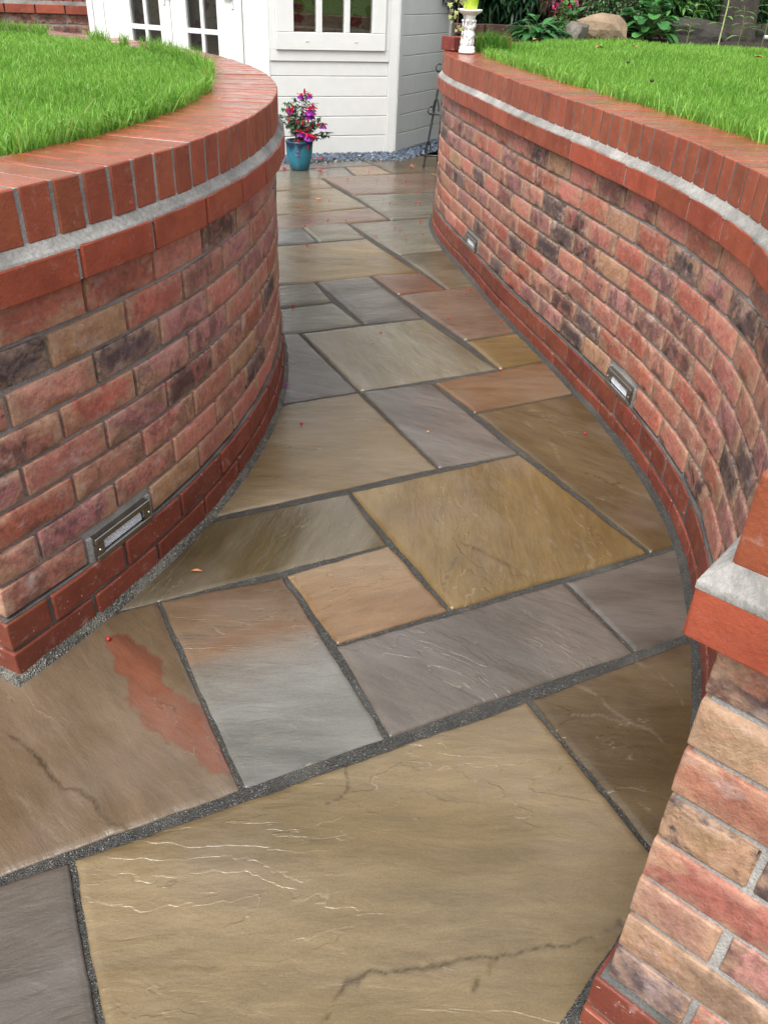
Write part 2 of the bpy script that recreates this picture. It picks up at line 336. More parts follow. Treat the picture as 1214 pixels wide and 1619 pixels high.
SL = [  # corners (u,v) a,b,c,d ; tone ; grain angle ; relief ; special
 ([(-3,-2),(0,-2),(0,0),(-3,0)], 'goldtan', -24, 1.5, ''), ([(-5,-2),(-3,-2),(-3,0),(-5,0)], 'mauve', -5, .5, ''), ([(0,-2),(2,-2),(2,0),(0,0)], 'brown', -27, 1.3, ''),
 ([(-5,0),(-2,0),(-2,2),(-5,2)], 'rust', -72, .8, 'stain'), ([(-2,0),(-1,0),(-1,2),(-2,2)], 'blue', -24, 1.0, 'twotone'), ([(-1,0),(1,0),(1,1),(-1,1)], 'mauve', -58, .9, ''),
 ([(1,0),(3,0),(3,1),(1,1)], 'mauve', -25, .4, ''), ([(-1,1),(0,1),(0,2),(-1,2)], 'orange', 0, 1.0, ''), ([(0,1),(2,1),(2,3),(0,3)], 'gold', 62, 1.3, ''),
 ([(-3,2),(0,2),(0,3),(-3,3)], 'olive', 46, 1.2, ''), ([(2,1),(4,1),(4,4),(2,4)], 'brown', -65, 1.0, ''), ([(-2,3),(1,3),(1,5),(-2,5)], 'tan', -24, .9, ''),
 ([(1,3),(2,3),(2,5),(1,5)], 'mauve', -55, 1.0, ''), ([(2,4),(4,4),(4,5),(2,5)], 'orangebrown', -20, .9, ''), ([(1,5),(3,5),(3,7),(1,7)], 'pale', 86, 1.3, ''),
 ([(-1,5),(1,5),(1,7),(-1,7)], 'mauve', -45, .9, ''), ([(3,5),(5,5),(5,6),(3,6)], 'gold', -18, .6, ''), ([(3,6),(5,6),(5,8),(3,8)], 'pink', -22, .8, ''),
 ([(2,7),(3,7),(3,9),(2,9)], 'mauve', 0, .5, ''), ([(3,8),(4,8),(4,9),(3,9)], 'red', -22, .9, ''), ([(0,7),(2,7),(2,8),(0,8)], 'grey', -22, .6, ''),
 ([(0,8),(2,8),(2,9),(0,9)], 'olive', -10, .8, ''), ([(1,9),(4,9),(4,11),(1,11)], 'gold', -22, .6, ''), ([(4,8),(6,8),(6,10),(4,10)], 'olive', -15, .5, ''),
 ([(4,10),(7,10),(7,12),(4,12)], 'grey', 10, .5, ''), ([(3,11),(4,11),(4,12),(3,12)], 'grey', -20, .6, ''), ([(1,11),(3,11),(3,12),(1,12)], 'blue', -10, .5, ''),
 ([(2,12),(5,12),(5,13),(2,13)], 'pink', -21, .5, ''), ([(2,13),(5,13),(5,15),(2,15)], 'tan', -22, .4, ''), ([(2,15),(5,15),(5,16),(2,16)], 'tan', -17, .4, ''),
 ([(5,12),(8,12),(8,14),(5,14)], 'grey', -10, .6, ''), ([(5,14),(8,14),(8,16),(5,16)], 'pink', -20, .6, ''), ([(3,16),(6,16),(6,17),(3,17)], 'grey', -20, .4, ''),
 ([(6,16),(7,16),(7,17),(6,17)], 'orange', -20, .4, ''), ([(7,16),(10,16),(10,18),(7,18)], 'brown', -5, .5, ''), ([(3,17),(7,17),(7,18),(3,18)], 'grey', -20, .4, ''),
 ([(8,14),(10,14),(10,16),(8,16)], 'gold', 0, .4, ''), ([(10,14),(12,14),(12,18),(10,18)], 'tan', 0, .4, ''), ([(1,16),(3,16),(3,18),(1,18)], 'mauve', -25, .4, ''),
 ([(-5,-4),(-2,-4),(-2,-2),(-5,-2)], 'grey', -13, .8, ''), ([(-2,-4),(0,-4),(0,-2),(-2,-2)], 'tan', 15, .8, ''), ([(0,-4),(2,-4),(2,-2),(0,-2)], 'mauve', -20, .8, ''),
 ([(-7,0),(-5,0),(-5,2),(-7,2)], 'gold', -20, .8, ''), ([(-7,-2),(-5,-2),(-5,0),(-7,0)], 'olive', -10, .8, ''), ([(-7,-4),(-5,-4),(-5,-2),(-7,-2)], 'pink', 25, .8, ''),
]
# cleft edges (dark) and broken pale rims that stand out on single slabs
CLEFT = [ [(-0.615, -0.414), (-0.572, -0.384), (-0.535, -0.380), (-0.482, -0.400), (-0.427, -0.418), (-0.342, -0.444), (-0.301, -0.451), (-0.231, -0.470), (-0.178, -0.480), (-0.134, -0.480)], [(-0.342, -0.444), (-0.374, -0.459), (-0.399, -0.463)], [(0.030, 0.381), (0.066, 0.435), (0.118, 0.486), (0.170, 0.519)], [(0.170, 0.519), (0.190, 0.480), (0.209, 0.433), (0.220, 0.405)], [(0.658, 0.767), (0.700, 0.721), (0.721, 0.671), (0.739, 0.624), (0.759, 0.620)], [(-0.961, 0.307), (-0.921, 0.239), (-0.914, 0.204), (-0.900, 0.166), (-0.844, 0.101), (-0.840, 0.065), (-0.803, 0.003)], [(-0.404, 0.001), (-0.417, -0.049), (-0.443, -0.073), (-0.470, -0.078)] ]
RIM = [[(0.106, 0.001), (0.139, -0.048), (0.147, -0.1), (0.155, -0.141), (0.185, -0.182), (0.186, -0.235)], [(0.059, -0.09), (0.112, -0.104), (0.143, -0.145)], [(0.284, -0.007), (0.313, -0.056), (0.308, -0.101), (0.29, -0.153)], [(0.479, 0.654), (0.429, 0.566), (0.441, 0.493), (0.46, 0.42), (0.438, 0.337), (0.416, 0.302)], [(0.394, 0.463), (0.379, 0.407), (0.342, 0.362)], [(0.202, 0.406), (0.188, 0.355), (0.195, 0.325)], [(0.232, 0.408), (0.246, 0.359), (0.261, 0.311)], [(-0.202, -0.16), (-0.225, -0.188), (-0.22, -0.212)], [(-0.155, -0.173), (-0.127, -0.194), (-0.156, -0.241)], [(-0.021, -0.135), (-0.027, -0.174), (-0.026, -0.212)], [(0.737, 1.124), (0.724, 1.028), (0.728, 0.953), (0.699, 0.85), (0.668, 0.775)], [(0.148, 0.24), (0.191, 0.172), (0.205, 0.106)], [(-0.145, 0.257), (-0.097, 0.17), (-0.046, 0.094)], [(0.157, 0.174), (0.185, 0.139), (0.188, 0.095)], [(-0.965, 0.158), (-0.941, 0.09), (-0.907, 0.034)], [(-0.553, 0.118), (-0.522, 0.113), (-0.505, 0.088)], [(-0.561, 0.53), (-0.518, 0.524), (-0.468, 0.541)], [(-0.265, 0.574), (-0.226, 0.586), (-0.173, 0.55)]]
def polydist(x, y, P):
    m_ = np.full(x.shape, 9.); sg = np.zeros(x.shape)
    for (ax, ay), (bx, by) in zip(P, P[1:]):
        dx, dy = bx-ax, by-ay; t = np.clip(((x-ax)*dx+(y-ay)*dy)/(dx*dx+dy*dy), 0, 1); d_ = np.hypot(x-ax-t*dx, y-ay-t*dy)
        u_ = d_ < m_; m_ = np.where(u_, d_, m_); sg = np.where(u_, np.sign((x-ax)*dy-(y-ay)*dx), sg)
    return m_, sg
def slab(i, cs, tone, grain, relief, special):
    P = [G(*q) for q in cs]; ctr = sum(P)/4
    D = np.hypot(ctr[0]-CX, ctr[1]-CY); res = .0045 if D < 1.9 else (.010 if D < 3 else .02)
    L1 = np.linalg.norm(P[1]-P[0]); L2 = np.linalg.norm(P[3]-P[0]); n = max(8, int(L1/res)); m = max(8, int(L2/res))
    j = .0054 if D < 2.2 else .0045
    a = np.linspace(0, 1, n+1); b = np.linspace(0, 1, m+1); A, B = np.meshgrid(a, b, indexing='ij')
    sd = i*11+3
    ea = lambda y, s: (j+.0045*(fbm(y*L2*14, y*0+s, 4, sd)-.5)*2)/L1
    eb = lambda x, s: (j+.0045*(fbm(x*L1*14, x*0+s, 4, sd)-.5)*2)/L2
    A2 = ea(B, 1.5)+A*(1-ea(B, 1.5)-ea(B, 7.5)); B2 = eb(A, 3.5)+B*(1-eb(A, 3.5)-eb(A, 9.5))
    X = (1-A2)*(1-B2)*P[0][0]+A2*(1-B2)*P[1][0]+A2*B2*P[2][0]+(1-A2)*B2*P[3][0]-ctr[0]
    Y = (1-A2)*(1-B2)*P[0][1]+A2*(1-B2)*P[1][1]+A2*B2*P[2][1]+(1-A2)*B2*P[3][1]-ctr[1]
    th = R(grain); gx = X*math.cos(th)+Y*math.sin(th); gy = -X*math.sin(th)+Y*math.cos(th)
    wx = gx+.05*(fbm(gx*6, gy*6, 3, sd+5)-.5); wy = gy+.05*(fbm(gx*6+9, gy*6, 3, sd+6)-.5)
    T = fbm(wx*2.3, wy*5.0, 5, sd+1)*7; fr = T-np.floor(T)
    step = sstep(.40, .60, fr)
    gate = sstep(.50, .62, fbm(gx*4, gy*6, 3, sd+2))
    h = relief*(.0014*(fbm(gx*5, gy*22, 4, sd+3)-.5)*2+.0010*(fbm(gx*14, gy*14, 4, sd+4)-.5))
    h += .003*(fbm(X*2.2, Y*2.2, 2, sd+8)-.5)
    edge = np.minimum(np.minimum(A, 1-A)*L1, np.minimum(B, 1-B)*L2)
    h -= .0035*(1-sstep(0, .012, edge))
    ridge = gate*np.exp(-((fr-.5)/.055)**2)
    c1, c2 = (np.array(q) for q in T_[tone])
    w = sstep(.3, .7, fbm(gx*2.0, gy*7, 4, sd+20))[..., None]
    C = c1*(1-w)+c2*w
    C = C*(1+.55*(fbm(gx*2.2+5, gy*3.5, 3, sd+21)-.5))[..., None]
    xx = X+ctr[0]; yy = Y+ctr[1]; qx = xx+.012*(fbm(xx*30, yy*30, 4, 90)-.5)*2; qy = yy+.012*(fbm(xx*30+50, yy*30, 4, 91)-.5)*2
    hx = max(L1, L2)*.75
    for P_, col_, am, wd in [(q, (.085, .058, .032), .615, .0024) for q in CLEFT]+[(q, (.42, .36, .28), .45, .0026) for q in RIM]:
        if np.hypot(*(np.mean(P_, 0)-ctr)) > hx: continue
        m_, sg = polydist(qx, qy, P_); wv = wd*(.5+1.2*vnoise(xx*45, yy*45, 92))
        q = (np.exp(-(m_/wv)**2)*am*sstep(.25, .5, vnoise(xx*22, yy*22, 93)+.02))[..., None]; C = C*(1-q)+np.array(col_)*q
        h += .0022*sg*np.exp(-m_/.018)*(1.2 if am > .61 else 0)*.6
    if special == 'twotone':
        q = sstep(.30, .95, B+.22*(fbm(gx*5, gy*9, 4, 77)-.5))[..., None]
        C = C*(1-q)+np.array([.27, .175, .10])*(.85+.3*w)*q
        q = np.exp(-((B-.66+.1*(fbm(gx*5, gy*9, 4, 78)-.5))/.05)**2)[..., None]*.5
        C = C*(1-q)+np.array([.36, .17, .07])*q
    if special == 'stain':
        # rust-red iron patch with a crisp wavering edge
        pts = np.array([(-.725, .49), (-.70, .40), (-.712, .31), (-.685, .27), (-.66, .20), (-.625, .11), (-.61, .06)])+0
        rad = np.array([.034, .036, .030, .044, .042, .020, .006])
        xx = X+ctr[0]; yy = Y+ctr[1]; m_ = np.full(X.shape, 9.)
        for k_ in range(len(pts)-1):
            p0, p1 = pts[k_], pts[k_+1]; dd = p1-p0; t = np.clip(((xx-p0[0])*dd[0]+(yy-p0[1])*dd[1])/(dd@dd), 0, 1)
            m_ = np.minimum(m_, np.hypot(xx-p0[0]-t*dd[0], yy-p0[1]-t*dd[1])-(rad[k_]*(1-t)+rad[k_+1]*t))
        m_ += .028*(fbm(xx*22, yy*22, 4, 5)-.5)*2
        q = (.88*(1-sstep(-.005, .004, m_)))[..., None]
        C = C*(1-q)+np.array([.29, .102, .058])*(.62+.65*w)*q
        q = (np.exp(-(m_/.004)**2)*.25)[..., None]; C = C*(1-q)+np.array([.22, .05, .02])*q
    cth, sth = math.cos(th), math.sin(th)
    V = np.stack([gx, gy, h], -1).reshape(-1, 3)
    idx = np.arange((n+1)*(m+1)).reshape(n+1, m+1)
    quads = np.stack([idx[:-1, :-1], idx[1:, :-1], idx[1:, 1:], idx[:-1, 1:]], -1).reshape(-1, 4)
    loop = np.concatenate([idx[:-1, 0], idx[-1, :-1], idx[1:, -1][::-1], idx[0, 1:][::-1]])
    sk = V[loop].copy(); sk[:, 2] = -.03; base = len(V); V = np.concatenate([V, sk]); kk = np.arange(len(loop)); k2 = (kk+1) % len(loop)
    quads = np.concatenate([quads, np.stack([loop[kk], base+kk, base+k2, loop[k2]], -1)])
    Cf = C.reshape(-1, 3); Cf = np.concatenate([Cf, Cf[loop]*.6])
    me = fast_mesh('paving_slab', V, quads, None, MAT['sandstone'], True); set_col(me, np.clip(Cf, .01, .9))
    o = link('paving_slab', me, pave, Matrix.Translation((ctr[0], ctr[1], rng.uniform(-.0015, .0015))) @ Matrix.Rotation(th, 4, 'Z')); o.color = (1, 1, 1, relief/1.5)
for i, s in enumerate(SL): slab(i, *s)

# ------------------------------------------------------------------ curved brick walls
class Arc:
    def __init__(s, c, r, a0): s.c = np.array(c); s.r = r; s.a0 = a0
    def at(s, t):
        a = s.a0+t/s.r; n = np.array([math.cos(a), math.sin(a)]); return s.c+s.r*n, n
class Spline:
    def __init__(s, P, side=1):
        P = np.array(P, float); Q = []
        for i in range(len(P)-1):
            p0 = P[max(i-1, 0)]; p1 = P[i]; p2 = P[i+1]; p3 = P[min(i+2, len(P)-1)]
            for t in np.linspace(0, 1, 40, endpoint=False):
                Q.append(.5*((2*p1)+(-p0+p2)*t+(2*p0-5*p1+4*p2-p3)*t**2+(-p0+3*p1-3*p2+p3)*t**3))
        Q.append(P[-1]); Q = np.array(Q)
        L = np.r_[0, np.cumsum(np.hypot(*np.diff(Q, axis=0).T))]; s.len = L[-1]
        g = np.arange(0, s.len, .01); Q = np.stack([np.interp(g, L, Q[:, 0]), np.interp(g, L, Q[:, 1])], 1)
        Kn = 31; ker = np.hanning(Kn+2)[1:-1]; ker /= ker.sum()
        h = Kn//2; ext = np.concatenate([2*Q[0]-Q[1:h+1][::-1], Q, 2*Q[-1]-Q[-h-1:-1][::-1]])
        for _ in range(2):
            Q2 = np.stack([np.convolve(ext[:, k], ker, 'valid') for k in (0, 1)], 1); ext = np.concatenate([2*Q2[0]-Q2[1:h+1][::-1], Q2, 2*Q2[-1]-Q2[-h-1:-1][::-1]])
        s.Q = Q2; s.g = np.r_[0, np.cumsum(np.hypot(*np.diff(Q2, axis=0).T))]; s.len = s.g[-1]
        T = np.gradient(Q2, axis=0); T /= np.linalg.norm(T, axis=1)[:, None]; s.N = np.stack([-T[:, 1], T[:, 0]], 1)*side
    def at(s, t):
        p = np.array([np.interp(t, s.g, s.Q[:, k]) for k in (0, 1)]); n = np.array([np.interp(t, s.g, s.N[:, k]) for k in (0, 1)]); n /= np.linalg.norm(n)
        if t < 0: p = p+t*np.array([n[1], -n[0]])*s.tsgn
        return p, n
    tsgn = 1
WALL_L = Arc((-2.42, 2.74), 2.71, R(-56.6))
WALL_R = Spline([(-.275, -.575), (-.08, -.49), (.15, -.355), (.45, -.055), (.60, .135), (.685, .245), (.805, .465), (.885, .66), (.955, .85), (1.01, 1.04), (1.055, 1.22), (1.11, 1.43), (1.155, 1.64), (1.27, 2.11), (1.395, 2.54), (1.49, 2.90), (1.565, 3.15), (1.68, 3.45), (1.85, 3.72), (2.10, 3.98), (2.43, 4.22), (2.76, 4.39)])

def rough_box(L, D, H, nx, ny, nz, r, amp, seed, m, chip=0., flat=False):
    """box, origin at middle of its front (+y) face; subdivided, rounded arrises, uneven faces"""
    def grid(n_, l): return np.linspace(-l/2, l/2, n_+1)
    def ax(n_, l):
        q = grid(n_, l)
        if n_ >= 3: q[1] = -l/2+r*1.2; q[-2] = l/2-r*1.2
        return q
    X, Y, Z = ax(nx, L), ax(ny, D), ax(nz, H); vid = {}; V = []; Fc = []
    def vi(i, jj, kz):
        key = (i, jj, kz)
        if key not in vid: vid[key] = len(V); V.append((X[i], Y[jj], Z[kz]))
        return vid[key]
    for i in range(nx):
        for kz in range(nz):
            Fc.append((vi(i, ny, kz), vi(i, ny, kz+1), vi(i+1, ny, kz+1), vi(i+1, ny, kz))); Fc.append((vi(i, 0, kz), vi(i+1, 0, kz), vi(i+1, 0, kz+1), vi(i, 0, kz+1)))
    for i in range(nx):
        for jj in range(ny):
            Fc.append((vi(i, jj, nz), vi(i+1, jj, nz), vi(i+1, jj+1, nz), vi(i, jj+1, nz))); Fc.append((vi(i, jj, 0), vi(i, jj+1, 0), vi(i+1, jj+1, 0), vi(i+1, jj, 0)))
    for jj in range(ny):
        for kz in range(nz):
            Fc.append((vi(nx, jj, kz), vi(nx, jj+1, kz), vi(nx, jj+1, kz+1), vi(nx, jj, kz+1))); Fc.append((vi(0, jj, kz), vi(0, jj, kz+1), vi(0, jj+1, kz+1), vi(0, jj+1, kz)))
    V = np.array(V); V0 = V.copy(); half = np.array([L, D, H])/2
    inner = np.clip(V, -half+r, half-r); dl = V-inner; ln = np.linalg.norm(dl, axis=1); ln[ln == 0] = 1
    nrm = dl/ln[:, None]; V = inner+nrm*r*(np.linalg.norm(dl, axis=1) > 0)[:, None]
    q = fbm(V[:, 0]*38+seed*7.1+V[:, 1]*23, V[:, 2]*38+V[:, 1]*31+seed*3.3, 4, seed)-.5
    V = V+nrm*(q*2*amp)[:, None]
    if chip:
        cm = sstep(.60, .75, fbm(V[:, 0]*30+seed, V[:, 2]*40-V[:, 1]*20, 3, seed+50)); ed = (np.abs(dl) > 1e-6).sum(1) >= 2
        V = V-nrm*(cm*ed*chip)[:, None]
    V[:, 1] -= D/2
    me = mesh('brick', V, Fc, m, not flat)
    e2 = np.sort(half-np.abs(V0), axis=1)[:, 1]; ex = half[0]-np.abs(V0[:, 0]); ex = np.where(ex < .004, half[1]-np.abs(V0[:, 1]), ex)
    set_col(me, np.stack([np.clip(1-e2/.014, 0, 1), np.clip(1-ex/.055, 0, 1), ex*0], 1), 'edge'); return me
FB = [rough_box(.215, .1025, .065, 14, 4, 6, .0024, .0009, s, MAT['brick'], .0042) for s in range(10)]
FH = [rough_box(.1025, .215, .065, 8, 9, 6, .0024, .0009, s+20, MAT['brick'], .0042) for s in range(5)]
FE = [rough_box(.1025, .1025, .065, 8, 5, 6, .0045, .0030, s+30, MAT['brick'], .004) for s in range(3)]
PB = [rough_box(.215, .1025, .065, 6, 3, 3, .003, .0006, s+40, MAT['plinth_brick'], .002, True) for s in range(3)]
PH = [rough_box(.1025, .215, .065, 3, 6, 3, .003, .0006, s+50, MAT['plinth_brick'], .002, True) for s in range(2)]
CB = [rough_box(.215, .1325, .063, 6, 4, 3, .003, .0006, s+60, MAT['coping_brick'], .002, True) for s in range(3)]
CE = [rough_box(.245, .1025, .063, 6, 3, 3, .003, .0006, s+70, MAT['coping_brick'], .002, True) for s in range(2)]
EB = [rough_box(.0655, .2150, .095, 3, 6, 3, .003, .0006, s+80, MAT['coping_brick'], .0015, True) for s in range(4)]
PAL = [((.38, .122, .082), .3, 5), ((.43, .17, .125), .15, 5), ((.36, .14, .11), .5, 4), ((.41, .23, .135), .25, 2), ((.25, .10, .08), .9, 3), ((.13, .088, .085), .9, 3), ((.39, .18, .13), .5, 3), ((.34, .15, .14), .6, 5)]
PALW = [q for q in PAL for _ in range(q[2])]
def brick_colour(o):
    c, a, _ = random.choice(PALW); f = random.uniform(.98, 1.36); o.color = (c[0]*f, c[1]*f*random.uniform(.93, 1.07), c[2]*f, a*random.uniform(.5, 1.1))
def red_colour(o, base=(.32, .070, .034)):
    f = random.uniform(.78, 1.14); o.color = (base[0]*f, base[1]*f*random.uniform(.93, 1.09), base[2]*f, 1)
def place(name, me, p, n, z, parent, col, jit=.0012, sx=1.):
    a = math.atan2(n[1], n[0])-math.pi/2+random.uniform(-.006, .006)
    q = np.array(p)+np.array(n)*random.uniform(-jit, jit)
    M = Matrix.Translation((q[0], q[1], z+random.gauss(0, .0006))) @ Matrix.Rotation(a, 4, 'Z') @ Matrix.Rotation(random.gauss(0, .004), 4, 'Y') @ Matrix.Diagonal((sx, 1, 1, 1))
    o = link(name, me, parent, M); col(o); return o
def tdir(cv, sgn, t=0):      # direction of growing t
    p, n = cv.at(t); return np.array([n[1], -n[0]])*sgn
def ring(cv, sgn, o, ts, inner=.215):
    """plan outline at offset o from the wall face, round the end of the wall"""
    p, n = cv.at(0); t = tdir(cv, sgn)
    out = [p-n*inner-t*o, p-n*inner*.5-t*o, p+n*o-t*o]
    for s_ in ts:
        q, m = cv.at(s_); out.append(q+m*o)
    return out
def ring_in(cv, o, ts):
    return [cv.at(s_)[0]-cv.at(s_)[1]*o for s_ in ts]
def strip(name, levels, cv, sgn, ts, m, parent, inner=.215, wob=0., seed=0):
    """levels: (offset, z) pairs swept along the wall and round its end"""
    V = []; n_ = None
    for li, (o, z) in enumerate(levels):
        rg = ring(cv, sgn, o, ts, inner); n_ = len(rg)
        for i, q in enumerate(rg):
            dz = wob*(.35 if li != 1 else 1)*(fbm(np.array([i*.37+li*3]), np.array([seed+li*5.]), 3, seed)[0]-.5)*2 if wob and 0 < li < len(levels)-1 else 0
            V.append((q[0], q[1], z+dz))
    Fc = []
    for li in range(len(levels)-1):
        for i in range(n_-1):
            f = (li*n_+i, li*n_+i+1, (li+1)*n_+i+1, (li+1)*n_+i); Fc.append(f if sgn > 0 else f[::-1])
    me = mesh(name, V, Fc, m, True); return link(name, me, parent)
def solid(name, o_out, o_in, z0, z1, cv, sgn, ts, m, parent, end=0.):
    """mortar body of the wall: recessed behind the faces of the bricks"""
    V = []; T = [max(t, 0) for t in ts]
    t0 = tdir(cv, sgn)
    for t in T:
        p, n = cv.at(t); sh = t0*end if t == T[0] else 0
        for o, z in ((o_out, z0), (o_out, z1), (-o_in, z1), (-o_in, z0)):
            q = p+n*o+sh; V.append((q[0], q[1], z))
    Fc = []
    for i in range(len(T)-1):
        for k_ in range(4): Fc.append((i*4+k_, i*4+(k_+1) % 4, (i+1)*4+(k_+1) % 4, (i+1)*4+k_))
    Fc += [(3, 2, 1, 0), tuple(len(V)-4+k_ for k_ in range(4))]
    return link(name, mesh(name, V, Fc, m), parent)
lights = []
def wall(root, cv, sgn, length, slots, z0=0., edge_out=.01, edge_pitch=.0757, bs=1., cm='mortar_dark', endcol={}):
    ts = list(np.arange(0, length+.001, .03))
    solid('mortar', -.0078, .207, z0-.04, z0+.80, cv, sgn, ts, MAT['mortar'], root, .006)
    solid('mortar', .0050, .2, z0-.04, z0+.143, cv, sgn, ts, MAT['mortar_dark'], root, -.0045)
    solid('mortar', .0265, .2, z0+.7525, z0+.812, cv, sgn, ts, MAT['mortar'], root, -.024)
    for c in range(10):
        z = z0+c*.075+.0325; pl = c < 2; odd = c % 2 == 0        # 1-based odd course starts with a whole brick
        off = (.012, .010)[c] if pl else 0.
        nm = 'plinth_brick' if pl else 'brick'; col = red_colour if pl else brick_colour
        if pl: col = lambda o: red_colour(o, (.215, .053, .031))
        ec = (lambda o, q=endcol[c]: setattr(o, 'color', q)) if c in endcol else col
        if odd: s = -off if pl else 0.
        else:
            p, n = cv.at(.05125-(off if pl else 0)); place(nm, random.choice(PH if pl else FH), p+n*off, n, z, root, ec); s = .1125-(off if pl else 0)
        first = odd
        while s < length-.1:
            mid = s+.1075*bs; skip = c == 2 and any(abs(mid-q) < .06 for q in slots)
            p, n = cv.at(mid)
            if skip: lights.append((root, p, n, z))
            else: place(nm, random.choice(PB if pl else FB), p+n*off, n, z, root, ec if first else col, .0012, bs)
            if first:    # its inner neighbour on the end face of the wall
                p, n = cv.at(mid); place(nm, (PB[0] if pl else random.choice(FB)), p-n*.1125, n, z, root, col, .0012, bs); first = False
            s += .2255*bs
    # oversailing red course
    z = z0+.75+.0315
    p, n = cv.at(0); t = tdir(cv, sgn)
    q = p-t*.03-n*(.1225-.03+.0)
    place('capping_brick', CE[0], q, -t, z, root, red_colour, .0004); s = .0825
    while s < length-.1:
        p, n = cv.at(s+.1075*bs); place('capping_brick', random.choice(CB), p+n*.032, n, z, root, red_colour, .0006, bs); s += .2255*bs
    # mortar fillet on top of it
    strip('mortar_fillet', [(.0300, z0+.808), (.0300, z0+.8150), (.0270, z0+.8185), (.022, z0+.8225), (edge_out+.004, z0+.830), (edge_out-.001, z0+.8345), (edge_out-.004, z0+.840)], cv, sgn, ts, MAT['fillet'], root, .215, .0022, 3)
    # bricks on edge
    solid('coping_mortar', edge_out-(.0026 if cm == 'fillet' else .003), .203-edge_out, z0+.79, z0+.9265, cv, sgn, ts, MAT[cm], root, -edge_out+.004)
    s = -edge_out+.0328
    while s < length-.05:
        p, n = cv.at(max(s, 0)) ; 
        if s < 0: p = p+tdir(cv, sgn)*s
        place('coping_brick', random.choice(EB), p+n*edge_out, n, z0+.834+.0475, root, lambda o: red_colour(o, (.30, .075, .035)), .0008, bs); s += edge_pitch
lw = empty('brick_wall', (-.934, .47, 0), 'left curved brick wall that bulges out towards the path, holding up the round lawn', 'wall')
wall(lw, WALL_L, -1, 5.4, [.325], edge_pitch=.0752, edge_out=.014, cm='fillet')
strip('mortar_haunch', [(-.01, .022), (.015, .012), (.021, .006), (.028, .002), (.033, -.02)], WALL_L, -1, list(np.arange(0, 4.2, .025)), MAT['haunch'], lw, .20, .007, 8)
p_, n_ = WALL_L.at(0); pr = p_-n_*.235
WALL_T = Spline([pr+np.array([-.02, 0]), pr+np.array([-.6, .03]), pr+np.array([-1.2, .04]), pr+np.array([-2.0, .04])])
tw = empty('brick_wall', (pr[0]-.02, pr[1], 0), 'straight return of the left brick wall, running off to the left of the corner', 'wall')
wall(tw, WALL_T, 1, 1.95, [], edge_pitch=.0757, edge_out=.012)
WALL_R.tsgn = 1
rw = empty('brick_wall', (-.2, -.55, 0), 'right S-curved brick wall with its square end nearest the camera', 'wall')
# distance along the right wall of its two lamps
def nearest_s(x, y):
    g = np.arange(0, WALL_R.len, .01); return float(g[np.argmin([np.hypot(*(WALL_R.at(t)[0]-(x, y))) for t in g])])
slR = [(.1075+.2255*q)*.948 for q in (9, 17)]
wall(rw, WALL_R, 1, WALL_R.len-.02, slR, z0=-.018, edge_out=.012, edge_pitch=.0712, bs=.948,
     endcol={2: (.17, .125, .13, .6), 3: (.31, .20, .13, .35), 4: (.34, .18, .135, .2), 5: (.35, .125, .095, .2), 6: (.30, .19, .11, 1.1), 7: (.37, .155, .10, .25), 8: (.36, .24, .15, .15), 9: (.28, .12, .075, .9)})
strip('mortar_haunch', [(-.01, .014), (.016, .008), (.022, .004), (.030, .001), (.034, -.02)], WALL_R, 1, list(np.arange(0, WALL_R.len-.05, .025)), MAT['jointing'], rw, .20, .005, 9)

# ------------------------------------------------------------------ lamps let into the walls
LBL = ['steel-framed brick lamp low in the left curved wall, unlit', 'nearer of the two steel-framed lamps low in the right wall', 'farther of the two steel-framed lamps low in the right wall']
for i, (root, p, n, z) in enumerate(lights):
    e = empty('recessed_wall_lamp', (p[0]+n[0]*.004, p[1]+n[1]*.004, z), LBL[i], 'lamp', 'lamps let into the brick walls', None, math.atan2(n[1], n[0])-math.pi/2)
    e.location[2] -= .014; M = wm(e); w, h_ = .094, .0300
    for a, b in (((-.1075, -.02, -.0335), (-w, -.004, .0335)), ((w, -.02, -.0335), (.1075, -.004, .0335))):
        sur = MB(); sur.box(a, b, M); sur.build('mortar_surround', MAT['fillet'], e)
    fr = MB(); ix, iz = .070, .0150
    fr.box((-w, -.03, iz), (w, .006, h_), M, .0015).box((-w, -.03, -h_), (w, .006, -iz), M, .0015)
    fr.box((-w, -.03, -iz), (-ix, .006, iz), M).box((ix, -.03, -iz), (w, .006, iz), M)
    fo = fr.build('frame', MAT['steel'], e)
    bk = MB(); bk.box((-ix, -.06, -iz), (ix, -.052, iz), M); bk.box((-ix, -.055, -iz), (ix, -.02, -iz+.002), M); bk.build('housing', MAT['shade_inside'], e)
    ln = MB()
    for q in range(23):
        x = -.0655+q*.00595; ln.tube([M @ Vector((x, -.004, -.0125)), M @ Vector((x, -.004, .0)), M @ Vector((x, -.012, .0135))], .0030, 6)
    ln.box((-ix+.001, -.018, -iz+.001), (ix-.001, -.012, iz-.001), M)
    ln.build('lens', MAT['lens'], e)
    for sx in (-1, 1):
        sm = MB(); sm.blob(M @ Vector((sx*.085, .0065, 0)), (.0032, .0032, .0032), 1); sm.build('screw', MAT['steel'], e)

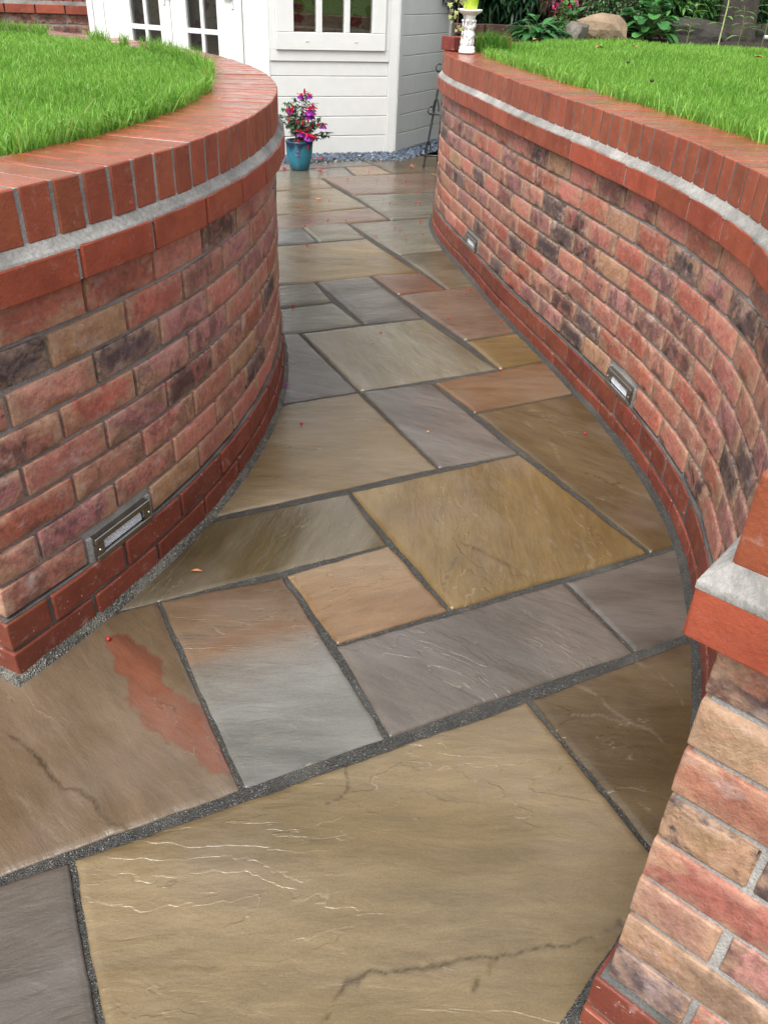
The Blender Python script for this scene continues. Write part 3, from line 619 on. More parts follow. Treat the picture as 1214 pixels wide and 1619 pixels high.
# ------------------------------------------------------------------ lawns
def blades(P, zf, hgt, wid, m, lean=.35, tint=((.10, .255, .024), (.28, .52, .085)), name='lawn_grass', dry=.03):
    n = len(P); az = rng.uniform(0, 2*np.pi, n); ln = rng.uniform(.1, 1, n)*lean
    h = hgt*rng.uniform(.6, 1.25, n); wd = wid*rng.uniform(.7, 1.3, n)
    fa = rng.uniform(0, 2*np.pi, n); fx, fy = np.cos(fa)*wd/2, np.sin(fa)*wd/2
    dx, dy = np.cos(az)*ln*h, np.sin(az)*ln*h
    z0 = zf(P[:, 0], P[:, 1])-.004
    V = np.zeros((n, 5, 3))
    V[:, 0] = np.stack([P[:, 0]-fx, P[:, 1]-fy, z0], 1); V[:, 1] = np.stack([P[:, 0]+fx, P[:, 1]+fy, z0], 1)
    mx, my, mz = P[:, 0]+dx*.35, P[:, 1]+dy*.35, z0+h*.6
    V[:, 2] = np.stack([mx+fx*.85, my+fy*.85, mz], 1); V[:, 3] = np.stack([mx-fx*.85, my-fy*.85, mz], 1)
    V[:, 4] = np.stack([P[:, 0]+dx*1.15, P[:, 1]+dy*1.15, z0+h*np.sqrt(np.clip(1-ln**2*.8, .2, 1))], 1)
    i = np.arange(n)*5
    quads = np.stack([i, i+1, i+2, i+3], 1); tris = np.stack([i+3, i+2, i+4], 1)
    me = fast_mesh(name, V.reshape(-1, 3), quads, tris, m)
    w = np.clip(rng.normal(.45, .32, n)+.7*(fbm(P[:, 0]*3, P[:, 1]*3, 3, 4)-.5), 0, 1)[:, None]
    C = np.array(tint[0])*(1-w)+np.array(tint[1])*w
    C[rng.random(n) < dry] = (.34, .33, .12)
    set_col(me, np.repeat(C, 5, 0)); return link(name, me)
# left: a round bed inside the curved wall
cL = np.array([-2.42, 2.74])
zL = lambda x, y: .912+.02*(1-np.clip(np.hypot(x-cL[0], y-cL[1])/2.5, 0, 1))+.012*(fbm(x*2.5, y*2.5, 2, 9)-.5)
gx, gy = np.meshgrid(np.linspace(-5, .15, 104), np.linspace(.15, 5.3, 104), indexing='ij'); V = np.stack([gx, gy, zL(gx, gy)], -1).reshape(-1, 3)
idx = np.arange(104*104).reshape(104, 104); Q = np.stack([idx[:-1, :-1], idx[1:, :-1], idx[1:, 1:], idx[:-1, 1:]], -1).reshape(-1, 4)
cq = V[Q].mean(1); Q = Q[(np.hypot(cq[:, 0]-cL[0], cq[:, 1]-cL[1]) < 2.50) & ((cq[:, 1] > .88) | (cq[:, 0] > -1.03))]
tag(link('lawn_turf', fast_mesh('lawn_turf', V, Q, None, MAT['turf'], True)), kind='structure')
def sample(n, box, ok, near):
    out = []
    while sum(map(len, out)) < n:
        P = np.stack([rng.uniform(box[0], box[1], 200000), rng.uniform(box[2], box[3], 200000)], 1)
        P = P[ok(P)]; D = np.hypot(P[:, 0]-CX, P[:, 1]-CY); P = P[rng.random(len(P)) < np.clip((near/D)**1.3, 0, 1)]; out.append(P)
    return np.concatenate(out)[:n]
angL = lambda P: np.degrees(np.arctan2(P[:, 1]-cL[1], P[:, 0]-cL[0]))
okL = lambda P: (np.hypot(P[:, 0]-cL[0], P[:, 1]-cL[1]) < 2.505+.018*(fbm(P[:, 0]*9, P[:, 1]*9, 3, 2)-.3)) & ((P[:, 1] > .90) | (P[:, 0] > -1.03)) & (P[:, 0] > -3.4-.0*P[:, 1])
PL = sample(260000, (-3.2, .15, .15, 5.3), okL, 1.5)
DL = np.hypot(PL[:, 0]-CX, PL[:, 1]-CY)
g = blades(PL, zL, .028+.009*rng.random(len(PL)), .0018+.0005*DL, MAT['grass'], .55, name='lawn_grass')
tag(g, 'bright green round lawn behind the left curved brick wall', 'lawn', None, 'stuff')
# a fringe hanging over the coping
fr_a = np.radians(rng.uniform(-60, 60, 5200)); fr_r = 2.49+.03*rng.random(5200); PF = cL+np.stack([np.cos(fr_a), np.sin(fr_a)], 1)*fr_r[:, None]
PF = PF[fbm(PF[:, 0]*6, PF[:, 1]*6, 3, 31) > .42]
g2 = blades(PF, lambda x, y: np.full_like(x, .930), .05+.02*rng.random(len(PF)), .0030, MAT['grass'], 1.25, name='lawn_grass_fringe')
tag(g2, 'longer grass blades straggling over the inner edge of the left coping', 'grass', None, 'stuff')
# right
tsR = np.linspace(0, WALL_R.len-.3, 120)
inR = np.array([WALL_R.at(t)[0]-WALL_R.at(t)[1]*.195 for t in tsR])
BACK = np.array([(2.75, 4.10), (2.95, 4.30), (3.25, 4.36), (3.62, 4.28), (3.70, 4.0), (4.05, 3.72), (4.45, 3.40), (5.2, 2.6), (5.2, -1.4), (.6, -1.4)])
polyR = np.concatenate([inR[inR[:, 1] < 4.05], BACK])
def inpoly(P, poly):
    r = np.zeros(len(P), bool); j = len(poly)-1
    for i in range(len(poly)):
        xi, yi = poly[i]; xj, yj = poly[j]
        cnd = ((yi > P[:, 1]) != (yj > P[:, 1])) & (P[:, 0] < (xj-xi)*(P[:, 1]-yi)/(yj-yi+1e-12)+xi); r ^= cnd; j = i
    return r
zR = lambda x, y: .900+.012*(fbm(x*2.5, y*2.5, 2, 19)-.5)+.015*np.clip((x-1.5)/2.5, 0, 1)
gx, gy = np.meshgrid(np.linspace(0, 12, 200), np.linspace(-1.4, 12, 220), indexing='ij')
zz = zR(gx, gy); V = np.stack([gx, gy, zz], -1).reshape(-1, 3)
idx = np.arange(200*220).reshape(200, 220); Q = np.stack([idx[:-1, :-1], idx[1:, :-1], idx[1:, 1:], idx[:-1, 1:]], -1).reshape(-1, 4)
cq = V[Q].mean(1)[:, :2]
bedpoly = np.concatenate([BACK[:8], [(12, 2.6), (12, 12), (3.9, 12), (3.9, 6.6), (2.75, 4.4)]])
tag(link('lawn_turf', fast_mesh('lawn_turf', V, Q[inpoly(cq, polyR)], None, MAT['turf'], True)), kind='structure')
V2 = V.copy(); V2[:, 2] += .004+.03*(fbm(V[:, 0]*6, V[:, 1]*6, 3, 3)-.5)
tag(link('flower_bed_soil', fast_mesh('flower_bed_soil', V2, Q[inpoly(cq, bedpoly)], None, MAT['soil'], True)), kind='structure')
okR = lambda P: inpoly(P+.02*(np.stack([fbm(P[:, 0]*9, P[:, 1]*9, 3, 7), fbm(P[:, 0]*9, P[:, 1]*9, 3, 8)], 1)-.5), polyR)
PR = sample(240000, (.5, 5.0, -.6, 4.4), okR, 1.9)
DR = np.hypot(PR[:, 0]-CX, PR[:, 1]-CY)
g = blades(PR, zR, .030+.010*rng.random(len(PR)), .0018+.0005*DR, MAT['grass'], .5, name='lawn_grass', dry=.015)
tag(g, 'green lawn behind the right curved brick wall, in front of the flower bed', 'lawn', None, 'stuff')
ii = rng.integers(0, len(inR), 2600); PF = inR[ii]+rng.normal(0, .012, (2600, 2)); PF = PF[(fbm(PF[:, 0]*6, PF[:, 1]*6, 3, 41) > .45) & (PF[:, 1] < 4)]
g2 = blades(PF, lambda x, y: np.full_like(x, .914), .045+.02*rng.random(len(PF)), .0034, MAT['grass'], 1.2, name='lawn_grass_fringe')
tag(g2, 'longer grass blades along the inner edge of the right coping', 'grass', None, 'stuff')
# taller tuft by the pedestal
PT = np.array([1.98, 3.50])+rng.normal(0, .05, (900, 2))
gt = blades(PT, lambda x, y: np.full_like(x, .910), .07+.04*rng.random(900), .0045, MAT['grass'], .5, ((.06, .17, .02), (.12, .30, .035)), name='grass_tuft')
tag(gt, 'taller tuft of grass growing beside the white pedestal', 'grass', None, 'stuff')

# ------------------------------------------------------------------ summerhouse
def rot(a): return np.array([math.cos(R(a)), math.sin(R(a))])
Cn = np.array([2.536, 5.710]); dF = rot(174.63); dS = rot(36.2); dD = rot(129.63)
Lc = Cn+1.035*dF
house = empty('summerhouse', (Cn[0], Cn[1], 0), 'white timber octagonal summerhouse at the far end of the path', 'summerhouse')
def fm(P, d, n): return Matrix(((d[0], n[0], 0, P[0]), (d[1], n[1], 0, P[1]), (0, 0, 1, 0), (0, 0, 0, 1)))
FF = fm(Cn, dF, (-dF[1], dF[0])); FS = fm(Cn, dS, (dS[1], -dS[0])); FD = fm(Lc, dD, (-dD[1], dD[0]))
def part(name, boxes, M, m, bev=.0015, parent=None):
    b = MB()
    for q in boxes: b.box(q[0], q[1], M, bev)
    return b.build(name, m, parent or house)
def planks(M, s0, s1, z0, z1, pitch, m, off=0.):
    z = z0
    while z < z1-.01:
        t = min(z+pitch-.004, z1)
        b = MB(); b.box((s0, -.02, z), (s1, .0, t), M, .0035); b.build('plank', m, house); z += pitch
    b = MB(); b.box((s0, -.05, z0), (s1, -.009, z1), M); b.build('wall_core', m, house)
WP, BP = MAT['white_paint'], MAT['board_paint']
# window face
planks(FF, .076, 1.034, -.006, .668, .1435, WP)
planks(FF, .076, 1.034, 1.87, 2.10, .1435, WP)
part('corner_board', [((.0, -.03, -.006), (.075, .010, 2.10))], FF, WP)
part('window_trim', [((.076, -.03, .670), (1.034, .012, .745)), ((.076, -.03, .746), (.116, .012, 1.87)), ((.990, -.03, .746), (1.034, .012, 1.87))], FF, WP)
wf = part('window_frame', [((.117, -.04, .745), (.989, .030, .862)), ((.117, -.04, 1.70), (.989, .03, 1.865)), ((.117, -.04, .863), (.223, .030, 1.699)), ((.852, -.04, .863), (.989, .030, 1.699)), ((.410, -.04, .863), (.450, .028, 1.699)), ((.630, -.04, .863), (.671, .028, 1.699))], FF, WP, .003)
for a, b in ((.223, .410), (.450, .630), (.671, .852)): part('pane', [((a, -.012, .863), (b, -.008, 1.699))], FF, MAT['glass'], 0, wf)
for s_ in (.36, .75): part('drain_cap', [((s_-.015, .030, .800), (s_+.015, .033, .807))], FF, MAT['pale_plastic'], 0, wf)
part('curtain', [((.13, -.075, .70), (.98, -.07, 1.9))], FF, MAT['curtain'], 0)
# plain side face
planks(FS, .060, .975, -.006, 2.10, .1425, BP)
part('corner_board', [((.0005, -.03, -.006), (.058, .012, 2.10))], FS, BP); part('corner_board', [((.977, -.05, -.006), (1.035, .012, 2.10))], FS, WP)
# glazed double door face
part('door_surround', [((.0, -.04, .03), (.218, .008, 2.10)), ((1.52, -.04, .03), (1.625, .008, 2.10)), ((.219, -.04, 1.90), (1.519, .008, 2.10))], FD, WP)
part('corner_board', [((1.627, -.03, -.006), (1.684, .016, 2.10))], FD, WP)
part('threshold', [((.0, -.05, -.03), (1.60, .03, .028))], FD, WP)
def door(s0, s1, p0, p1, hs_):
    fr_ = [((s0, -.03, .032), (p0, .014, 1.895)), ((p1, -.03, .032), (s1, .014, 1.895)), ((p0, -.03, .032), (p1, .014, .20)), ((p0, -.03, 1.78), (p1, .014, 1.895))]
    mid = (p0+p1)/2
    fr_ += [((mid-.014, -.025, .20), (mid+.014, .010, 1.78))]
    zs = [.20, .505, .81, 1.15, 1.465, 1.78]
    for z in zs[1:-1]: fr_ += [((p0, -.025, z), (mid-.0145, .010, z+.034)), ((mid+.0145, -.025, z), (p1, .010, z+.034))]
    dr = part('door', fr_, FD, WP)
    for i in range(5):
        for a, b in ((p0, mid-.0145), (mid+.0145, p1)): part('pane', [((a, -.012, zs[i]+(.034 if i else 0)), (b, -.008, zs[i+1]))], FD, MAT['glass'], 0, dr)
    part('handle', [((hs_-.010, .0145, .985), (hs_+.010, .021, 1.10)), ((hs_-.006, .021, 1.045), (hs_+.07*(1 if hs_ < .5 else -1), .034, 1.056))], FD, MAT['pale_plastic'], .003, dr)
door(.225, .865, .445, .725, .30); door(.870, 1.51, .975, 1.255, .92)
part('curtain', [((.2, -.12, .1), (1.5, -.115, 1.9))], FD, MAT['curtain'], 0)
# the faces behind, and the roof
P0, P1, P2 = Cn+dS*1.035, Lc, Lc+dD*1.684
P3 = P2+rot(84.6)*1.035; P5 = P0+rot(81.2)*1.684; P4 = P5+rot(126)*1.035
ctr = (Cn+P0+P1+P2+P3+P4+P5)/7; ringp = [Cn, P0, P5, P4, P3, P2, P1]
V = []; Fc = []
for i, (a, b) in enumerate(zip(ringp, ringp[1:]+ringp[:1])):
    if i in (0, 5, 6): continue
    Vb = len(V); V += [(*a, -.006), (*b, -.006), (*b, 2.1), (*a, 2.1)]; Fc.append((Vb, Vb+1, Vb+2, Vb+3))
link('rear_wall', mesh('rear_wall', V, Fc, BP), house)
V = [(*(ctr+(q-ctr)*1.09), 2.10) for q in ringp]+[(*(ctr+(q-ctr)*1.09), 2.16) for q in ringp]+[(*ctr, 2.95)]
Fc = [tuple(range(7))]+[(i, (i+1) % 7, 7+(i+1) % 7, 7+i) for i in range(7)]+[(7+i, 7+(i+1) % 7, 14) for i in range(7)]
link('roof', mesh('roof', V, Fc, MAT['roof']), house)
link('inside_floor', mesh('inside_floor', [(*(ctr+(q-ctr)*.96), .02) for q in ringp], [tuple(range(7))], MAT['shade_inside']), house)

# slate chippings along its foot
V = []; Fc = []
GP = np.array([(1.0, 5.44), (2.12, 5.45), (2.42, 5.36), (2.75, 5.56), (3.6, 6.15), (3.4, 6.5), (2.55, 5.73), (1.0, 5.85)])
pts = np.stack([rng.uniform(1.0, 3.6, 9000), rng.uniform(5.3, 6.5, 9000)], 1); pts = pts[inpoly(pts, GP)][:3200]
base = np.array([(-1, -1, -.6), (1, -1, -.6), (1, 1, -.6), (-1, 1, -.6), (-.7, -.6, .6), (.8, -.5, .5), (.6, .7, .7), (-.8, .6, .4)]); bf = np.array([(0, 1, 5, 4), (1, 2, 6, 5), (2, 3, 7, 6), (3, 0, 4, 7), (4, 5, 6, 7)])
n = len(pts); s_ = rng.uniform(.005, .013, (n, 1, 1)); B_ = base[None]*np.array([1, .75, .55])*s_*rng.uniform(.7, 1.3, (n, 8, 3)); a = rng.uniform(0, 6.28, n)
X = B_[..., 0]*np.cos(a)[:, None]-B_[..., 1]*np.sin(a)[:, None]; Y = B_[..., 0]*np.sin(a)[:, None]+B_[..., 1]*np.cos(a)[:, None]
Vg = np.stack([X+pts[:, :1], Y+pts[:, 1:], B_[..., 2]+rng.uniform(0, .012, (n, 1))], -1).reshape(-1, 3)
me = fast_mesh('slate_chippings', Vg, (bf[None]+np.arange(n)[:, None, None]*8).reshape(-1, 4), None, MAT['leaf'])
Cg = np.array((.055, .075, .105))*rng.uniform(.5, 1.9, (n, 1)); Cg[rng.random(n) < .03] = (.35, .30, .24); set_col(me, np.repeat(Cg, 8, 0))
me.materials[0] = None
k = NT('slate'); at = k.n('Attribute', attribute_name='col'); MAT['slate'] = k.fin(at.outputs['Color'], .4, None, .5); me.materials[0] = MAT['slate']
tag(link('slate_chippings', me), 'strip of blue-grey slate chippings along the foot of the summerhouse', 'gravel', None, 'stuff')
gbed = link('gravel_bed', mesh('gravel_bed', [(*q, -.004) for q in GP], [tuple(range(len(GP)))], MAT['soil'])); tag(gbed, kind='structure')

# ------------------------------------------------------------------ wall far left, behind the lawn
bw = empty('brick_wall', (-.6, 7.2, 0), 'straight red brick garden wall in the top left corner beyond the lawn', 'wall')
dB = np.array([1., -.09]); dB /= np.linalg.norm(dB); nB = np.array([dB[1], -dB[0]]); PB0 = np.array([.48, 7.16])
zb = .88
b = MB(); M = fm(PB0, -dB, nB); b.box((0, -.2, 0), (3.4, -.006, zb+.07), M); b.build('mortar', MAT['mortar'], bw)
b = MB(); b.box((0, -.2, zb+.062), (3.4, .022, zb+.088), M); b.build('mortar_fillet', MAT['fillet'], bw)
for c in range(-4, 0):
    for i in range(15):
        s_ = i*.2255+.1075-(0 if c % 2 else .11); p = PB0-dB*s_
        place('brick', random.choice(FB), p, nB, zb+c*.075+.0375, bw, lambda o: setattr(o, 'color', (random.uniform(.16, .24), .075, .055, .7)))
for i in range(15): place('capping_brick', random.choice(CB), PB0-dB*(i*.2255+.1075)+nB*.03, nB, zb+.0315, bw, lambda o: red_colour(o, (.34, .075, .04)))
for i in range(44): place('coping_brick', random.choice(EB), PB0-dB*(i*.0757+.035)+nB*.01, nB, zb+.088+.0465, bw, lambda o: red_colour(o, (.30, .07, .04)))

# ------------------------------------------------------------------ plants, pots and small things
class LeafMB:
    def __init__(s): s.V = []; s.F = []; s.C = []
    def leaf(s, base, d, up, L, Wd, c, fold=.25, curl=.25, shape=(.0, .75, 1., .55, 0.)):
        base = Vector(base); d = Vector(d).normalized(); up = Vector(up); x = d.cross(up)
        if x.length < 1e-4: x = d.orthogonal()
        x.normalize(); up = x.cross(d).normalized(); o = len(s.V); k_ = len(shape)
        for i, w in enumerate(shape):
            t = i/(k_-1); mid = base+d*(L*t)-up*(curl*L*t*t)
            s.V += [mid-x*(w*Wd/2)+up*(fold*w*Wd/2), mid, mid+x*(w*Wd/2)+up*(fold*w*Wd/2)]
            s.C += [tuple(q*.92 for q in c), tuple(q*1.1 for q in c), c]
        for i in range(k_-1):
            a = o+i*3; s.F += [(a, a+1, a+4, a+3), (a+1, a+2, a+5, a+4)]
        return s
    def build(s, name, parent, m=None):
        me = mesh(name, s.V, s.F, m or MAT['leaf'], True); set_col(me, np.array(s.C)); return link(name, me, parent)
def rv(): return Vector((random.gauss(0, 1), random.gauss(0, 1), random.gauss(0, 1))).normalized()
def jc(c, a=.2):
    f = random.uniform(1-a, 1+a); return tuple(max(.002, q*f*random.uniform(.93, 1.07)) for q in c)
def cloud(lm, c, r, n, L, Wd, cols, droop=.2, shell=.35, shape=(0, .75, 1, .55, 0)):
    for _ in range(n):
        v = rv(); q = Vector((v.x*r[0], v.y*r[1], v.z*r[2]))*(random.random()**shell)
        dd = (v+rv()*.8+Vector((0, 0, -droop))).normalized()
        lm.leaf(Vector(c)+q, dd, (0, 0, 1) if abs(dd.z) < .9 else (1, 0, 0), L*random.uniform(.7, 1.25), Wd*random.uniform(.75, 1.2), jc(random.choice(cols), .25), .2, .2, shape)
RT = Vector((.888, -.459, 0)); BK = Vector((.459, .888, 0))      # across and along the path's view

# blue pot and fuchsia
pc = Vector((1.52, 5.25, 0))
pot = empty('flower_pot', pc, 'blue glazed flower pot with dark drips, standing at the end of the path', 'flower pot')
b = MB(); b.lathe([(.064, 0), (.070, .004), (.086, .06), (.096, .12), (.099, .175), (.103, .182), (.104, .196), (.099, .200), (.092, .196), (.088, .172)], 40)
me = mesh('body', b.V, b.F, MAT['blue_glaze'], True); link('body', me, pot, Matrix.Translation(pc))
b = MB(); b.lathe([(.084, .166), (.087, .174), (.04, .180)], 24, pc); b.build('soil', MAT['soil'], pot)
fu = empty('fuchsia_plant', pc+Vector((0, 0, .17)), 'bushy fuchsia with hanging pink and purple flowers in the blue pot', 'plant')
def fp(X, Y, dep=0): return pc+RT*((X-375)*.000437)+BK*dep+Vector((0, 0, (1410-Y)/2430))
tips = [(490, 130), (430, 180), (550, 180), (580, 330), (640, 320), (300, 360), (200, 430), (230, 520), (500, 500), (460, 610), (800, 620), (700, 650), (900, 800), (830, 860), (420, 740), (570, 780), (300, 250), (240, 300), (150, 330), (380, 1000), (540, 980), (640, 600), (740, 540), (120, 420), (60, 520), (-20, 600), (680, 900)]
sm = MB(); lm = LeafMB()
GL = [(.05, .12, .045), (.08, .16, .065), (.12, .20, .10), (.04, .085, .04)]
for X, Y in tips:
    e_ = fp(X, Y, random.uniform(-.07, .07)); s0 = pc+Vector((random.gauss(0, .02), random.gauss(0, .02), .17)); mid = (s0*.45+e_*.55)+Vector((0, 0, .06))
    pts = [s0*(1-t)**2+mid*2*t*(1-t)+e_*t*t for t in np.linspace(0, 1, 8)]
    sm.tube(pts, [.0028-.0018*t for t in np.linspace(0, 1, 8)], 5)
    for t in np.linspace(.2, 1, 20):
        p_ = s0*(1-t)**2+mid*2*t*(1-t)+e_*t*t
        for sg in (-1, 1):
            dd = (RT*random.gauss(0, 1)+BK*random.gauss(0, 1)+Vector((0, 0, random.uniform(-.5, .5)))).normalized()
            lm.leaf(p_, dd, (0, 0, 1), random.uniform(.028, .048), random.uniform(.015, .023), jc(random.choice(GL)), .2, .35)
sm.build('stem', MAT['red_stem'], fu); o = lm.build('foliage', fu); o['kind'] = 'stuff'
def petal_mesh(kind):
    lm = LeafMB(); z = Vector((0, 0, 1))
    if kind == 'sepals':
        for k_ in range(4):
            a = k_*math.pi/2+.3; d = Vector((math.cos(a), math.sin(a), .25)); lm.leaf((0, 0, -.010), d, z, .030, .017, (.72, .02, .10), .3, .1)
        for k_ in range(6):
            a = k_*math.pi/3; lm.leaf((.003*math.cos(a), .003*math.sin(a), 0), (.1*math.cos(a), .1*math.sin(a), -1), (math.cos(a), math.sin(a), 0), .014, .0045, (.55, .012, .07), .3, 0, (.6, 1, 1, .9, .8))
    elif kind == 'corolla':
        for k_ in range(9):
            a = k_*.7; q = .004+.003*(k_ % 2); lm.leaf((q*math.cos(a), q*math.sin(a), -.011), (.45*math.cos(a), .45*math.sin(a), -1), (math.cos(a), math.sin(a), .3), .018, .015, jc((.34, .05, .48), .2), .3, -.25, (.4, .9, 1, .9, .5))
    else:
        for k_ in range(7):
            a = k_*math.pi/3.5; lm.leaf((0, 0, 0), (.42*math.cos(a), .42*math.sin(a), -1), (math.cos(a), math.sin(a), .3), .026, .012, jc((.60, .02, .07), .15), -.35, .35, (.3, .8, 1, .8, .1))
    me = mesh(kind, lm.V, lm.F, MAT['petal'], True); set_col(me, np.array(lm.C)); return me
MSEP, MCOR, MBUD = petal_mesh('sepals'), petal_mesh('corolla'), petal_mesh('bud')
def flower(X, Y, sc_=1., dep=None):
    p_ = fp(X, Y, random.uniform(-.09, -.02) if dep is None else dep)+Vector((0, 0, .012))
    M = Matrix.Translation(p_) @ Matrix.Rotation(random.uniform(0, 6), 4, 'Z') @ Matrix.Rotation(random.uniform(-.3, .3), 4, 'X') @ Matrix.Scale(sc_*1.35, 4)
    f = link('flower', MSEP, fu, M); c_ = link('corolla', MCOR, f, M)
for q in ((430, 190, 1.1), (550, 185, 1.), (785, 640, 1.2), (415, 760, 1.3), (560, 810, 1.3), (380, 1080, 1.2), (570, 380, 1.7), (575, 450, 1.6), (250, 430, .9)): flower(*q)
for X, Y in ((300, 365), (230, 520), (200, 430), (285, 440), (500, 500), (460, 610), (705, 650), (370, 925), (540, 1005), (625, 515), (620, 325), (675, 830), (620, 870), (600, 675), (490, 110), (530, 715), (232, 570), (545, 560), (365, 600)):
    link('bud', MBUD, fu, Matrix.Translation(fp(X, Y, random.uniform(-.09, -.03))+Vector((0, 0, .016))) @ Matrix.Rotation(random.uniform(0, 6), 4, 'Z') @ Matrix.Scale(random.uniform(1.1, 1.45), 4))

# black iron plate stand against the end of the wall
ez = Vector((2.49, 5.09, 0)); ea = empty('plate_stand', ez, 'black wrought iron tiered stand leaning behind the far end of the right wall', 'stand')
up = lambda a, z, bk=0: ez+RT*a+BK*(bk+.09*z)+Vector((0, 0, z))
apex = up(.115, .80)
for a, nm in ((0, 'leg'), (.23, 'leg')):
    b = MB(); b.tube([up(a, .0), up(a, .012), up(a*.3+.115*.7, .60), apex], [.013, .009, .008, .007], 8); b.build(nm, MAT['iron'], ea, True)
b = MB(); b.tube([apex, up(.115, .0, .26)], .006, 8); b.build('rear_leg', MAT['iron'], ea, True)
for z in (.085, .375, .66):
    h0 = .115-.115*(1-z/.8)*1.0; b = MB(); w = .115*(1-z/.8)+.03
    b.tube([up(.115-w, z, -.012), up(.115+w, z, -.012)], .007, 8); b.build('crossbar', MAT['iron'], ea, True)
    for sg in (-1, 1):
        b = MB(); b.tube([up(.115+sg*(w-.002+.018*math.sin(t)), z+.024-.024*math.cos(t)+.010*max(0, t-3), -.016-.010*math.sin(t)) for t in np.linspace(0, 4.6, 14)], .0045, 6); b.build('hook', MAT['iron'], ea, True)
    if z < .5:
        for sg in (-1, 1):
            b = MB(); c0 = .115+sg*(w-.03-.012)
            b.tube([up(c0+.022*math.cos(t), z+.02+.085*math.sin(t), -.014) for t in np.linspace(0, math.pi, 14)], .0045, 6); b.build('loop', MAT['iron'], ea, True)

# white pedestal with its lime pot and ivy
uc = Vector((1.762, 3.372, .915)); ped = empty('pedestal', uc, 'small white carved pedestal standing on the coping at the far end of the right wall', 'pedestal')
b = MB(); b.lathe([(.043, 0), (.044, .004), (.044, .013), (.040, .018), (.041, .022), (.040, .028), (.033, .034)], 28, uc, lambda a, z: .03*math.sin(6*a)*(z > .02)); b.build('base', MAT['white_stone'], ped, True)
b = MB(); b.lathe([(.030, .030), (.028, .05), (.027, .08), (.022, .115), (.020, .13), (.024, .142), (.028, .15), (.031, .165), (.034, .173)], 28, uc, lambda a, z: .05*math.sin(8*a)); b.build('shaft', MAT['white_stone'], ped, True)
for k_ in range(3):
    a = k_*2.094-1.9; ca, sa = math.cos(a), math.sin(a); b = MB(); P_ = lambda r_, t_, z: uc+Vector((r_*ca-t_*sa, r_*sa+t_*ca, z))
    b.blob(P_(.024, 0, .085), (.013, .013, .022), 2); b.blob(P_(.027, 0, .070), (.012, .013, .013), 2)
    b.blob(P_(.024, 0, .118), (.010, .010, .0115), 2)
    for sg in (-1, 1):
        b.tube([P_(.026, sg*.007, .066), P_(.031, sg*.009, .050), P_(.030, sg*.008, .032)], [.008, .007, .006], 8)
        b.tube([P_(.024, sg*.012, .100), P_(.027, sg*.018, .084), P_(.032, sg*.008, .074)], [.0055, .005, .004], 8)
        b.tube([P_(.020, sg*.012, .104), P_(.022, sg*.020, .126), P_(.026, sg*.021, .142)], [.005, .0075, .003], 8)
        b.blob(P_(.028, sg*.016, .148), (.008, .009, .007), 2)
    b.build('cherub_figure', MAT['white_stone'], ped, True)
b = MB(); b.lathe([(.032, .172), (.046, .180), (.058, .188), (.063, .194), (.064, .200), (.060, .201), (.050, .193), (.02, .190)], 48, uc, lambda a, z: .035*math.sin(14*a)*(z > .185)); b.build('dish', MAT['white_stone'], ped, True)
pp = uc+Vector((0, 0, .191)); lp = empty('plant_pot', pp, 'lime green plant pot on top of the white pedestal', 'plant pot')
b = MB(); b.lathe([(.033, 0), (.035, .002), (.043, .065), (.047, .072), (.048, .085), (.045, .087), (.042, .075)], 36, pp); b.build('body', MAT['lime_glaze'], lp, True)
b = MB(); b.lathe([(.040, .068), (.042, .074), (.02, .078)], 20, pp); b.build('soil', MAT['soil'], lp)
iv = empty('ivy_plant', pp+Vector((0, 0, .075)), 'variegated ivy trailing from the lime pot on the pedestal', 'plant')
def ivp(X, Y, dep=0): return uc+RT*((X-650)/4100)+BK*dep+Vector((0, 0, (1160-Y)/4897))
def ivy_leaf(p_, d, s_):
    bm_V = [(0, 0, 0), (-.32, .02, 0), (-.55, -.12, .03), (-.38, .28, .05), (-.62, .50, -.02), (-.24, .56, .05), (0, 1.05, -.08), (.24, .56, .05), (.62, .50, -.02), (.38, .28, .05), (.55, -.12, .03), (.32, .02, 0), (0, .35, .02)]
    z = Vector(d).normalized(); x = z.cross(Vector((-.46, -.88, .2))).normalized(); n_ = x.cross(z)
    V = [Vector(p_)+(x*q[0]+z*q[1]+n_*q[2])*s_ for q in bm_V]; Fc = [(12, i, i+1) for i in range(12)][:-1]+[(12, 11, 0)]
    me = mesh('leaf', V, Fc, MAT['leaf'], True); g_ = jc((.20, .33, .06), .2); y_ = jc((.62, .62, .30), .1)
    C = [y_ if i in (2, 4, 6, 8, 10, 1, 11) else tuple(.5*(a+b_) for a, b_ in zip(g_, y_)) for i in range(12)]+[g_]; set_col(me, np.array(C)); link('leaf', me, iv)
stt = MB()
for ch in ([(600, 60), (480, -60), (400, 100), (400, 330), (390, 520), (420, 640)], [(600, 40), (430, -120), (330, -40), (230, 150), (250, 330), (260, 430)], [(700, 40), (620, -140), (560, 120), (530, 500), (525, 820)]):
    stt.tube([ivp(x, y, -.03) for x, y in ch], .0016, 5)
stt.build('stem', MAT['red_stem'], iv)
for X, Y, s_ in ((205, 60, .024), (330, -80, .026), (460, -20, .026), (360, 230, .022), (250, 200, .018), (240, 330, .020), (265, 450, .016), (420, 545, .018), (470, 590, .020), (380, 630, .015), (530, 800, .013), (330, 330, .018), (520, -60, .026), (300, -170, .024), (420, -180, .026), (540, -220, .028), (660, -260, .026), (760, -240, .026), (840, -160, .024), (700, -180, .026), (600, -340, .026), (480, -330, .026)):
    ivy_leaf(ivp(X, Y, -.035+random.uniform(-.015, .015)), (random.uniform(-.5, .5), random.uniform(-.2, .2), -1), s_)

